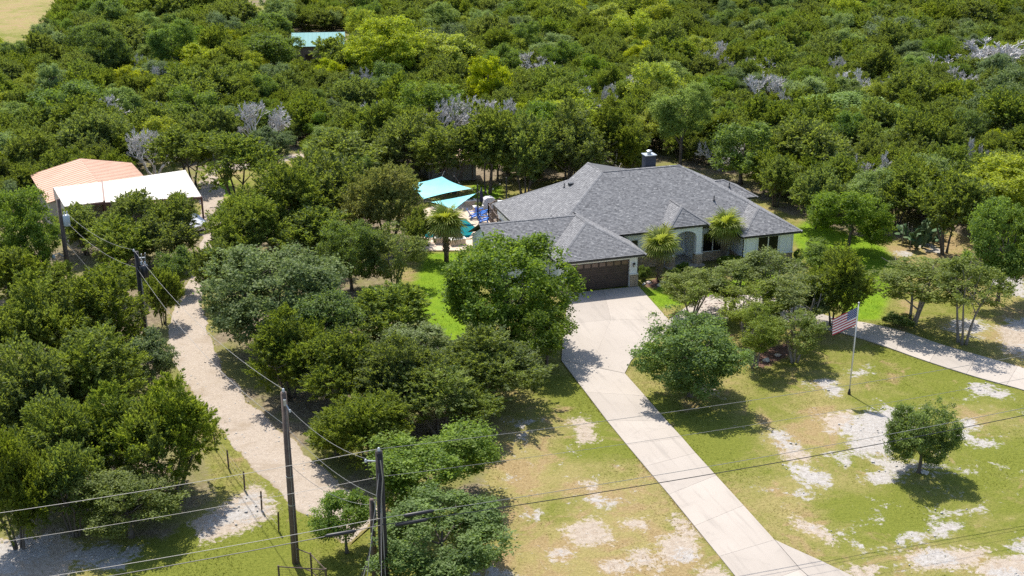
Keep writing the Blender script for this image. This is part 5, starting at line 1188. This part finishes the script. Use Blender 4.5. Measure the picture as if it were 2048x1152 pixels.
# ------------------------------------------------------------------ flag
FP = (21.04, 68.61)
fp = thing('flagpole', 'tall white flagpole on the lawn beside the loop driveway', 'flagpole', (*FP, 0))
MB().tube([(0, 0, .35), (0, 0, 3), (0, 0, 6.05)], [.045, .04, .028], 10).build('shaft', 'flagpole', fp, True)
MB().lathe([(.10, -.05), (.10, .10), (.07, .22), (.055, .36)], (0, 0, 0), 12).build('ground_sleeve', 'black_box', fp, True); MB().lathe([(.01, 0), (.055, .04), (.055, .08), (.01, .12)], (0, 0, 6.05), 10).build('finial', 'flagpole', fp, True)
MB().tube([(-.06, -.03, 5.9), (-.10, -.03, 3.5), (-.05, -.03, 1.0)], .006, 4).build('halyard', 'wire', fp)
fl = thing('flag', 'red, white and blue striped flag with stars flying from the flagpole', 'flag', (*FP, 0))
HST, FLY, ztp = 1.2, 1.65, 5.86
dirv = Vector((-.80, .10, -.50)).normalized(); perp = Vector((-.30, -.90, .30)).normalized()
def fpt(a, b_, o=0.0):
    """a along the fly 0..1, b_ down the hoist 0..1."""
    w = math.sin(a * 8.2 + b_ * 1.1) * .13 * a ** .6 + .05 * math.sin(a * 17 + b_ * 2.6) * a
    return Vector((-.05, -.02, ztp)) + dirv * FLY * a * (1 - .05*b_) + Vector((0, 0, -1)) * HST * b_ * (1 - .06*a) + perp * (w + o)
for i in range(13):
    mb = MB(); n = 26; a0 = .40 if i < 7 else 0.0
    vs = []
    for k in range(n + 1):
        a = a0 + (1 - a0) * k / n
        for bb in (i / 13, (i + .5) / 13, (i + 1) / 13): vs.append(fpt(a, bb))
    mb.add(vs, [(3*k+j, 3*k+3+j, 3*k+4+j, 3*k+1+j) for k in range(n) for j in range(2)]); mb.build('stripe', 'flag_red' if i % 2 == 0 else 'flag_white', fl, True)
mb = MB(); n = 12; mb.add([fpt(.40 * k / n, 7/13 * j / 6) for k in range(n + 1) for j in range(7)], [(7*k+j, 7*k+7+j, 7*k+8+j, 7*k+1+j) for k in range(n) for j in range(6)]); ca = mb.build('canton', 'flag_blue', fl, True)
mb = MB()
for row in range(9):
    for c_ in range(6 if row % 2 == 0 else 5):
        a = .40 * ((c_ + (.5 if row % 2 == 0 else 1.0)) / 6); bb = 7/13 * (row + .6) / 9.2
        for sd_ in (-.006, .006):
            o = fpt(a, bb, sd_); ex = (fpt(a + .01, bb, sd_) - o).normalized(); ey = (fpt(a, bb + .01, sd_) - o).normalized()
            st = [o + (ex*math.sin(t) - ey*math.cos(t)) * (.034 if k % 2 == 0 else .014) for k, t in enumerate(2*math.pi*j/10 for j in range(10))]; mb.add(st, [tuple(range(10))])
mb.build('stars', 'flag_white', ca)

# ------------------------------------------------------------------ fence posts along the gravel road, wire, steel corner
fpx = [[(-16.94, 61.60), (-15.65, 59.22), (-14.27, 56.84), (-12.97, 54.80), (-11.73, 52.79)]][0]
for i, p in enumerate(fpx):
    o = MB().box(-.018, -.018, -.1, .018, .018, 1.12).box(-.055, -.0245, .02, .055, -.0185, 1.09).build('fence_post', 'rust'); o.location = (*p, 0); o.rotation_euler = (0.02 * (i - 2), .015, AN + .6)
    tag(o, ['steel fence post at the gravel road nearest to the juniper', 'second steel fence post from the juniper at the gravel road', 'middle steel fence post of the row at the gravel road', 'steel fence post beside the limestone patch', 'lowest steel fence post standing in the green grass'][i], 'fence post', 'fence posts')
for z, nm in ((1.0, 'top'), (.65, 'middle'), (.3, 'bottom')):
    mb = MB()
    for a, b_ in zip(fpx, fpx[1:]): mb.tube([(*a, z), ((a[0]+b_[0])/2, (a[1]+b_[1])/2, z - .03), (*b_, z)], .006, 4, False)
    tag(mb.build('fence_wire', 'wire'), nm + ' strand of wire strung between the fence posts', 'fence wire')
cf_ = thing('pipe_fence', 'rusty steel pipe fence corner with wire mesh at the foot of the bare pole', 'fence')
q0, q1, q2, q3 = (Vector((*p, 0)) for p in [(-10.25, 49.44), (-9.46, 48.94), (-8.56, 47.65), (-10.78, 47.89)])
for p in (q1, q2, q3): MB().tube([(p.x, p.y, -.1), (p.x, p.y, 1.22)], .045, 8).build('post', 'rust', cf_)
for a, b_ in ((q0, q1), (q1, q2), (q2, q3)):
    for z in (1.16, .2): MB().tube([(a.x, a.y, z), (b_.x, b_.y, z)], .028, 6).build('rail', 'rust', cf_)
    mb = MB(); n = max(4, int((b_-a).length / .16))
    for k in range(1, n): p = a.lerp(b_, k / n); mb.tube([(p.x, p.y, .2), (p.x, p.y, 1.16)], .004, 3, False)
    for k in range(1, 7): mb.tube([(a.x, a.y, .2 + .137*k), (b_.x, b_.y, .2 + .137*k)], .004, 3, False)
    mb.build('wire_mesh', 'rust', cf_, False, kind='stuff')

# ------------------------------------------------------------------ the metal barn
def metal_sheet(name, mat, parent, pts, ribs=True, th=.04):
    """a roof sheet with raised ribs running from the first edge (eave) to the opposite edge."""
    a, b_, c, d = (Vector(p) for p in pts); mb = MB(); n = (b_-a).cross(d-a).normalized()
    if n.z < 0: n = -n
    mb.add([a, b_, c, d, a - n*th, b_ - n*th, c - n*th, d - n*th], [(0, 1, 2, 3), (7, 6, 5, 4), (0, 4, 5, 1), (1, 5, 6, 2), (2, 6, 7, 3), (3, 7, 4, 0)])
    o = mb.build(name, mat, parent); rb = MB(); k = int((b_-a).length / .6)
    for i in range(k + 1):
        t = i / k; rb.beam(a.lerp(b_, t) + n*.012, d.lerp(c, t) + n*.012, .05, .03)
    if ribs: rb.build('ribs', mat, o, False, kind='stuff')
    return o
ZE, ZR = 2.8, 3.8
F0 = Vector((*(-39.68, 99.78), 0)); BK = Vector((*(-44.96, 109.74), 0)); ax = (BK - F0).normalized(); rt = Vector((ax.y, -ax.x, 0))
WB, LB = 9.3, (BK - F0).length
barn = thing('metal_barn', 'metal barn with terracotta ridged roof and cream lean-to roofs at the left', 'barn', tuple(F0), math.atan2(-ax.x, ax.y))
metal_sheet('roof_sheet', 'roof_orange', barn, [(0, .9, ZE), (0, LB, ZE), (WB/2, LB, ZR), (WB/2, .9, ZR)]); metal_sheet('roof_sheet', 'roof_orange', barn, [(WB, .9, ZE), (WB, LB, ZE), (WB/2 + .01, LB, ZR), (WB/2 + .01, .9, ZR)])
bw = MB(); bw.add([(.2, 1.1, 0), (WB-.2, 1.1, 0), (WB-.2, 1.1, ZE-.08), (WB/2, 1.1, ZR-.1), (.2, 1.1, ZE-.08), (.2, LB-.15, 0), (WB-.2, LB-.15, 0), (WB-.2, LB-.15, ZE-.08), (WB/2, LB-.15, ZR-.1), (.2, LB-.15, ZE-.08)],
       [(0, 1, 2, 3, 4), (9, 8, 7, 6, 5), (0, 4, 9, 5), (1, 6, 7, 2)]); bw.build('wall', 'barn_wall', barn)
MB().box(WB/2 - .08, .98, 0, WB/2 + .08, 1.08, ZR - .05).build('corner_post', 'barn_trim', barn)
osd = thing('open_shed', 'long open shed with cream metal roofs in front of the terracotta barn', 'shed')
T0, T1, T2, D0, D1, D2 = (Vector(p) for p in ((-39.64, 101.33, 4.00), (-36.04, 103.07, 4.00), (-29.72, 107.09, 4.00), (-37.75, 98.31, 3.20), (-34.92, 99.79, 3.20), (-27.22, 102.32, 2.90)))
metal_sheet('roof_sheet', 'roof_white', osd, [D0, D1, T1, T0]); metal_sheet('roof_sheet', 'roof_white', osd, [D1 + Vector((.15, .03, -.1)), D2, T2, T1 + Vector((.15, .03, 0))])
for p in (D0, D1, D2, D1.lerp(D2, .33), D1.lerp(D2, .66), T0, T2): MB().box(p.x - .07, p.y + .05, 0, p.x + .07, p.y + .19, p.z - .06).build('post', 'barn_trim', osd)
MB().beam(T1 + Vector((.06, -.02, .05)), D1 + Vector((.06, -.02, .02)), .14, .16).build('ridge_trim', 'barn_trim', osd)
for a, b_ in ((D0, D1), (D1, D2)): MB().beam(a - Vector((0, .06, .16)), b_ - Vector((0, .06, .16)), .06, .2).build('fascia', 'barn_trim', osd)
MB().add([T0 - Vector((.03, 0, .06)), D0 - Vector((.03, 0, .06)), Vector((D0.x - .03, D0.y, 0)), Vector((T0.x - .03, T0.y, 0))], [(0, 1, 2, 3)]).build('side_wall', 'barn_wall', osd)

# ------------------------------------------------------------------ houses in the far wood, the shed
def far_house(name, label, x, y, w, d, h, rise, rz, roofmat, wallmat, cat='house'):
    t = thing(name, label, cat, (x, y, 0), rz)
    MB().box(-w/2, -d/2, 0, w/2, d/2, h).build('wall', wallmat, t)
    metal_sheet('roof_sheet', roofmat, t, [(-w/2 - .4, -d/2 - .4, h), (w/2 + .4, -d/2 - .4, h), (w/2 + .4, 0, h + rise), (-w/2 - .4, 0, h + rise)]); metal_sheet('roof_sheet', roofmat, t, [(-w/2 - .4, d/2 + .4, h), (w/2 + .4, d/2 + .4, h), (w/2 + .4, .01, h + rise), (-w/2 - .4, .01, h + rise)])
    MB().add([(-w/2, -d/2, h), (-w/2, d/2, h), (-w/2, 0, h + rise - .06), (-w/2 + .1, -d/2, h), (-w/2 + .1, d/2, h), (-w/2 + .1, 0, h + rise - .06)], [(0, 2, 1), (3, 4, 5)]).build('gable', wallmat, t); MB().add([(w/2, -d/2, h), (w/2, d/2, h), (w/2, 0, h + rise - .06)], [(0, 1, 2)]).build('gable', wallmat, t)
    for k in (-.28, .22):
        wn_ = MB().box(w*k, -d/2 - .03, .9, w*k + 1.0, -d/2 - .002, 2.0).build('window', 'glass_dark', t); MB().box(w*k - .06, -d/2 - .045, .82, w*k + 1.06, -d/2 - .031, .9).build('sill', 'trim', wn_)
    return t
far_house('far_house', 'far house with pale teal metal roof half hidden in the wood', *(-28.81, 182.42), 7.0, 6.0, 3.2, 1.5, .12, 'roof_teal', 'far_wall')
far_house('far_house', 'small teal metal roof of a house at the very top edge', *(-25.31, 243.35), 5.2, 5.0, 2.8, 1.2, .1, 'roof_teal', 'far_wall')
sh = thing('shed', 'grey shed with tan roof behind the pool and the shade sails', 'shed', (*(-5.96, 117.66), 0), .2)
MB().box(-2.4, 0, 0, 2.4, 3.2, 2.1).build('wall', 'shed_wall', sh); metal_sheet('roof_sheet', 'roof_orange', sh, [(-2.7, -.5, 2.15), (2.7, -.5, 2.15), (2.7, 3.5, 3.1), (-2.7, 3.5, 3.1)]); MB().box(-2.7, -.56, 1.98, 2.7, -.5, 2.14).build('fascia', 'trim', sh)
w_ = MB().box(-1.5, -.04, 1.0, -.5, -.003, 1.7).build('window', 'glass_dark', sh); MB().box(-1.56, -.055, .92, -.44, -.041, 1.0).build('sill', 'trim', w_)
for x in (-2.2, .9, 2.0): MB().box(x, -.035, .02, x + .09, -.004, 2.08).build('corner_board', 'deck_brown', sh)
MB().box(1.05, -.03, .03, 1.95, -.005, 1.95).build('door', 'shed_wall', sh)

# ------------------------------------------------------------------ pool terrace
MB().prism([(-7.77, 96.08), (-3.30, 96.08), (-1.71, 101.48), (-0.95, 104.68), (-1.82, 108.55), (-3.29, 111.33), (-5.88, 110.67), (-8.83, 106.97), (-8.67, 98.98)], -.05, .06).build('pool_terrace', 'pool_deck', None, False, kind='structure')
MB().prism([(-7.40, 99.26), (-3.70, 99.26), (-3.17, 102.05), (-4.24, 104.68), (-7.40, 104.68), (-7.87, 101.76)], .061, .075).build('pool_water', 'water', None, False, kind='structure')
cp = [Vector((*p, 0)) for p in [(-7.40, 99.26), (-3.70, 99.26), (-3.17, 102.05), (-4.24, 104.68), (-7.40, 104.68), (-7.87, 101.76)]]; ctr = sum(cp, Vector()) / len(cp)
pool_edge = thing('pool_coping', 'tan stone coping round the dark teal pool', 'coping')
for a, b_ in zip(cp, cp[1:] + cp[:1]):
    k = max(1, int((b_-a).length / .8))
    for i in range(k):
        p = a.lerp(b_, (i + .02) / k); q_ = a.lerp(b_, (i + .98) / k); o1 = (p - ctr).normalized() * .32; o2 = (q_ - ctr).normalized() * .32
        MB().prism([tuple(v[:2]) for v in (p, q_, q_ + o2, p + o1)], .0765, .13).build('coping_stone', 'pool_deck', pool_edge)
def sail(corners, sag, label, name='shade_sail'):
    t = thing(name, label, 'shade sail'); n = 14; mb = MB(); C_ = [Vector(c) for c in corners]
    def edge(p, q_, s, ctr_): m_ = p.lerp(q_, s); return m_ + (ctr_ - m_) * (.22 * 4*s*(1-s) * .5)
    ctr_ = sum(C_, Vector()) / len(C_); pts = []
    if len(C_) == 4:
        for i in range(n + 1):
            for j in range(n + 1):
                u_, w = i/n, j/n
                cb, ct_ = edge(C_[0], C_[1], u_, ctr_), edge(C_[3], C_[2], u_, ctr_); cl, cr_ = edge(C_[0], C_[3], w, ctr_), edge(C_[1], C_[2], w, ctr_)
                bil = C_[0]*(1-u_)*(1-w) + C_[1]*u_*(1-w) + C_[3]*(1-u_)*w + C_[2]*u_*w
                pts.append(cb*(1-w) + ct_*w + cl*(1-u_) + cr_*u_ - bil - Vector((0, 0, sag*16*u_*(1-u_)*w*(1-w)*.25)))
        mb.add(pts, [(i*(n+1)+j, (i+1)*(n+1)+j, (i+1)*(n+1)+j+1, i*(n+1)+j+1) for i in range(n) for j in range(n)])
    else:
        idx = {}
        for i in range(n + 1):
            for j in range(n + 1 - i):
                a, b_ = i/n, j/n; c_ = 1 - a - b_; p = C_[0]*c_ + C_[1]*a + C_[2]*b_; pull = 3.2*(a*b_ + b_*c_ + a*c_ - 6*a*b_*c_); p = p + (ctr_ - p) * .13 * pull
                idx[i, j] = len(pts); pts.append(p - Vector((0, 0, sag*27*a*b_*c_*.3)))
        mb.add(pts, [(idx[i, j], idx[i+1, j], idx[i, j+1]) for i in range(n) for j in range(n - i)] + [(idx[i+1, j], idx[i+1, j+1], idx[i, j+1]) for i in range(n) for j in range(n - i - 1)])
    mb.build('cloth', 'sail', t, True)
    rp = MB()
    for c in C_: d = (c - ctr_).normalized(); rp.tube([c, c + d*.5 + Vector((0, 0, .1))], .012, 5)
    rp.build('corner_cable', 'wire', t); return t
S1 = [(-9.56, 105.80, 3.00), (-6.31, 105.96, 3.70), (-3.61, 104.50, 3.00), (-7.81, 102.56, 2.60)]; S2 = [(-7.01, 100.97, 2.80), (-3.15, 102.22, 3.20), (-4.98, 99.92, 2.40)]
sail(S1, .25, 'four-cornered turquoise shade sail over the pool terrace'); sail(S2, .15, 'triangular turquoise shade sail in front of the larger one')
SC = sum((Vector(c) for c in S1), Vector()) / 4
for (x, y, z), lb in ((S1[0], 'post holding the left corner of the larger shade sail'), (S1[1], 'post holding the back corner of the larger shade sail'), (S1[2], 'post between the right corners of the two shade sails'), ((-1.01, 102.68, 4.20), 'tall dark post beside the house roof holding the string lights')):
    d = (Vector((x, y, 0)) - Vector((SC.x, SC.y, 0))).normalized() * .55
    o = MB().tube([(0, 0, -.1), (0, 0, z + .3)], .06, 8).lathe([(.075, 0), (.075, .05), (.02, .09)], (0, 0, z + .3), 8).build('sail_post', 'lamp_black'); o.location = (x + d.x, y + d.y, 0); tag(o, lb, 'post')
sl = thing('string_lights', 'string of small bulbs hung between the posts behind the pool', 'string lights'); pth = []
for a, b_ in (((-5.48, 108.42, 3.40), (-3.52, 104.34, 3.00)), ((-3.52, 104.34, 3.00), (-1.06, 103.46, 3.80))):
    for i in range(13): t = i/12; v = Vector(a).lerp(Vector(b_), t); v.z -= .9*t*(1-t)*2; pth.append(v)
MB().tube(pth, .012, 4, False).build('cord', 'cable', sl)
for i, v in enumerate(pth[1::3]): MB().lathe([(.02, 0), (.045, .05), (.02, .11)], (v.x, v.y, v.z - .13), 6).build('bulb', 'bulb', sl)
def adirondack(x, y, rz, label):
    t = thing('adirondack_chair', label, 'chair', (x, y, .06), rz, 'blue garden chairs')
    for s in (-.27, .27): MB().beam((s, -.42, .36), (s, .42, .14), .03, .10).build('seat_rail', 'chair_blue', t); MB().box(s - .02, -.44, 0, s + .02, -.36, .56).build('leg', 'chair_blue', t); MB().box(s*1.25 - .06, -.48, .562, s*1.25 + .06, .30, .585).build('armrest', 'chair_blue', t); MB().beam((s, .30, .2), (s, .36, .56), .03, .06).build('leg', 'chair_blue', t)
    for k in range(6): MB().box(-.29, -.42 + k*.125, .365 - k*.032, .29, -.42 + k*.125 + .10, .385 - k*.032).build('seat_slat', 'chair_blue', t)
    for k in range(6): x_ = -.26 + k*.104; MB().beam((x_, .28, .22), (x_*1.15, .62, 1.0 - .5*abs(x_)), .09, .02).build('back_slat', 'chair_blue', t)
    return t
adirondack(*(-3.44, 104.98), 1.9, 'bright blue slatted chair on the pool terrace, leftmost of the three'); adirondack(*(-2.78, 105.74), 2.3, 'bright blue slatted chair on the pool terrace, farthest of the three'); adirondack(*(-2.59, 103.64), 1.7, 'bright blue slatted chair on the pool terrace, nearest to the garage roof')
um = thing('closed_umbrella', 'closed navy patio umbrella between the blue chairs and the house', 'umbrella', (*(-2.81, 107.13), 0)); MB().tube([(0, 0, 0), (0, 0, 2.4)], .03, 8).build('pole', 'lamp_black', um); MB().lathe([(.12, .9), (.17, 1.1), (.14, 1.8), (.05, 2.35)], (0, 0, 0), 10).build('canopy', 'navy', um, True); MB().lathe([(.28, .06), (.28, .13), (.06, .2)], (0, 0, 0), 12).build('base', 'lamp_black', um)
gr = thing('covered_grill', 'grill under a pale grey cover beside the house deck', 'grill', (*(-2.13, 107.60), .06), AN); mb = MB(); prof = [(-.6, 0), (.6, 0), (.62, .8), (.5, 1.1), (.25, 1.25), (-.25, 1.25), (-.5, 1.1), (-.62, .8)]
mb.add([(x, -.35, z) for x, z in prof] + [(x, .35, z) for x, z in prof], [tuple(range(8)), tuple(range(8, 16))[::-1]] + [(i, i + 8, (i+1) % 8 + 8, (i+1) % 8) for i in range(8)]).build('cover', 'canvas', gr); MB().box(-.63, -.36, .02, .63, .36, .10).build('hem', 'navy', gr)
def planter(x, y, w, label, seed):
    t = thing('planter', label, 'planter', (x, y, .06), AN); MB().box(-w/2, -.3, 0, w/2, .3, .5).build('box', 'pool_deck', t); MB().box(-w/2 - .04, -.34, .501, w/2 + .04, .34, .56).build('rim', 'trim', t)
    c = part_copy('foliage', OAK[seed % 6], 'live_oak', t); c.location = (0, 0, .75); c.scale = (w*.45, .3, .28)
planter(*(-3.08, 106.97), .9, 'tan planter box beside the closed umbrella', 1); planter(*(-4.62, 97.65), 1.3, 'tan planter right of the pool palm', 2); planter(*(-6.21, 98.04), .8, 'small planter with white rim left of the pool palm', 3); planter(*(-3.93, 109.03), 1.0, 'tan planter under the tip of the triangular shade sail', 4)
dk = thing('deck_railing', 'dark wooden deck railing along the house wall by the pool', 'railing'); r0, r1, r2 = (Vector(p) for p in ((-1.09, 106.27, 1.50), (-2.11, 104.54, 1.50), (-0.85, 99.07, 1.50)))
for a, b_ in ((r0, r1), (r1, r2)):
    for dz, w in ((0, .09), (-.85, .07)): MB().beam(a + Vector((0, 0, dz)), b_ + Vector((0, 0, dz)), .07, w).build('rail', 'deck_brown', dk)
    k = max(2, int((b_-a).length / 1.6))
    for i in range(k + 1): p = a.lerp(b_, i / k); MB().box(p.x - .06, p.y - .06, 0, p.x + .06, p.y + .06, 1.62).build('post', 'deck_brown', dk)
    k = int((b_-a).length / .35)
    for i in range(1, k): p = a.lerp(b_, i / k); MB().box(p.x - .02, p.y - .02, .65, p.x + .02, p.y + .02, 1.47).build('baluster', 'deck_brown', dk)
    for z in (.10, .28, .46): MB().beam(Vector((a.x, a.y, z)), Vector((b_.x, b_.y, z)), .03, .15).build('skirt_board', 'deck_brown', dk)

# ------------------------------------------------------------------ white car among the junipers
car = thing('parked_car', 'white car half hidden among the junipers below the barn', 'car', (*(-28.85, 101.76), 0.02), 2.55)
prof = [(-2.1, .35), (2.1, .35), (2.2, .75), (1.9, .92), (1.0, 1.02), (-1.95, 1.02), (-2.2, .8)]; mb = MB()
mb.add([(x, -.85, z) for x, z in prof] + [(x, .85, z) for x, z in prof], [tuple(range(7))[::-1], tuple(range(7, 14))] + [(i, (i+1) % 7, (i+1) % 7 + 7, i + 7) for i in range(7)]).build('body', 'car_white', car)
mb = MB(); cab = [(.95, 1.021), (.35, 1.48), (-1.2, 1.5), (-1.85, 1.021)]
mb.add([(x, s*(.80 if z < 1.1 else .66), z) for s in (-1, 1) for x, z in cab], [(0, 1, 2, 3), (7, 6, 5, 4), (0, 4, 5, 1), (1, 5, 6, 2), (2, 6, 7, 3)]).build('cabin', 'car_white', car)
MB().box(-1.18, -.64, 1.492, .33, .64, 1.525).build('roof_panel', 'car_white', car)
MB().add([(.98, -.68, 1.09), (.98, .68, 1.09), (.42, .58, 1.46), (.42, -.58, 1.46)], [(0, 1, 2, 3)]).build('windshield', 'glass_dark', car)
for s in (-1, 1): MB().add([(.6, s*.80, 1.12), (.25, s*.70, 1.43), (-1.15, s*.70, 1.44), (-1.5, s*.80, 1.12)], [(0, 1, 2, 3)]).build('side_window', 'glass_dark', car)
for x in (-1.35, 1.35):
    for s in (-.86, .72): w_ = MB(); w_.tube([(x, s, .33), (x, s + .18, .33)], .33, 14).build('wheel', 'rubber', car)
for s in (-.6, .6): MB().box(2.12, s - .18, .62, 2.215, s + .18, .78).build('headlight', 'bulb', car)

# ------------------------------------------------------------------ prickly pear, shrubs, boulders
def prickly(x, y, s, label, seed):
    r_ = random.Random(seed); t = thing('prickly_pear', label, 'cactus', (x, y, 0)); 
    pad = bpy.data.meshes.get('pad')
    if not pad:
        bm = bmesh.new(); bmesh.ops.create_uvsphere(bm, u_segments=8, v_segments=6, radius=1); me_ = bpy.data.meshes.new('pad'); bm.to_mesh(me_); bm.free(); me_.materials.append(M['cactus']); pad = me_
    def grow(p, tilt, az, lvl):
        o = bpy.data.objects.new('pad', pad); COL.objects.link(o); o.parent = t; L = s * r_.uniform(.16, .24); d = Vector((math.sin(tilt)*math.cos(az), math.sin(tilt)*math.sin(az), math.cos(tilt)))
        o.location = p + d*L; o.rotation_euler = d.to_track_quat('Z', 'Y').to_euler(); o.scale = (L*.8, .04*s, L)
        if lvl < 3:
            for k in range(r_.choice((1, 2, 2))): grow(p + d*L*1.8, tilt + r_.gauss(0, .45), az + r_.gauss(0, .8), lvl + 1)
    for k in range(6): a = k*1.05; grow(Vector((math.cos(a)*.3*s, math.sin(a)*.3*s, -.03)), .3 + .4*r_.random(), a, 0)
prickly(*(34.30, 97.38), 1.5, 'prickly pear clump in front of the leaning juniper', 1); prickly(*(35.70, 98.71), 1.1, 'smaller prickly pear behind the larger clump', 2)
for i, (p, h) in enumerate(zip([(32.94, 97.38), (33.40, 97.65), (33.58, 97.12)], (1.9, 2.0, 1.8))):
    o = MB().tube([(0, 0, -.1), (.03, 0, h*.5), (0, .04, h)], .035, 6).build('thin_stake', 'bark_pale'); o.location = (*p, 0); tag(o, ('left', 'middle', 'right')[i] + ' of the three thin stakes beside the prickly pear', 'stake', 'stakes')
def boulder(x, y, s, label, mat='limestone', seed=0):
    me_ = stone_mesh(40 + seed); o = link('boulder', me_, mat, None, False); o.location = (x, y, s*.2); o.scale = (s, s*.8, s*.55); o.rotation_euler = (0, 0, seed); tag(o, label, 'boulder', 'garden boulders')
for i, (px_, s, lb) in enumerate(zip([(10.60, 88.43), (10.22, 88.10), (11.34, 87.77), (11.77, 88.43), (22.66, 58.61), (22.50, 58.72), (17.77, 74.46), (16.84, 73.64), (19.69, 76.31)], (.28, .2, .25, .3, .22, .25, .25, .3, .2),
   ('tan boulder in the bed at the foot of the left palm', 'small white stone at the corner of the garage bed', 'pale stone in the bed right of the left palm', 'pinkish boulder beside the porch step bed', 'stone at the right of the trunk of the lone round oak', 'stone at the left of the trunk of the lone round oak', 'stone at the middle of the red mulch bed', 'stone at the left end of the red mulch bed', 'stone at the right end of the red mulch bed'))):
    boulder(*px_, s, lb, 'pink_rock' if i in (0, 3, 6) else 'limestone', i)
tree('S', 12.52, 89.08, 0.54, 0.57, .0, 'small dark shrub beside the left entry column', 'bed shrubs')
tree('S', 10.39, 89.18, 0.54, 0.67, .0, 'small yellowish shrub against the garage side wall', 'bed shrubs')
tree('S', 17.60, 91.43, 1.06, 0.70, .0, 'dark rounded shrub at the foot of the right palm', 'bed shrubs')
tree('S', 23.27, 93.25, 0.39, 0.61, .0, 'small dark shrub at the right corner of the house', 'bed shrubs')
tree('S', 27.53, 79.85, 1.13, 0.45, .0, 'low shrub at the foot of the airy live oak', 'bed shrubs')
tree('S', 13.54, 90.85, 0.63, 0.46, .0, 'low dark shrub right of the entry porch step', 'bed shrubs')
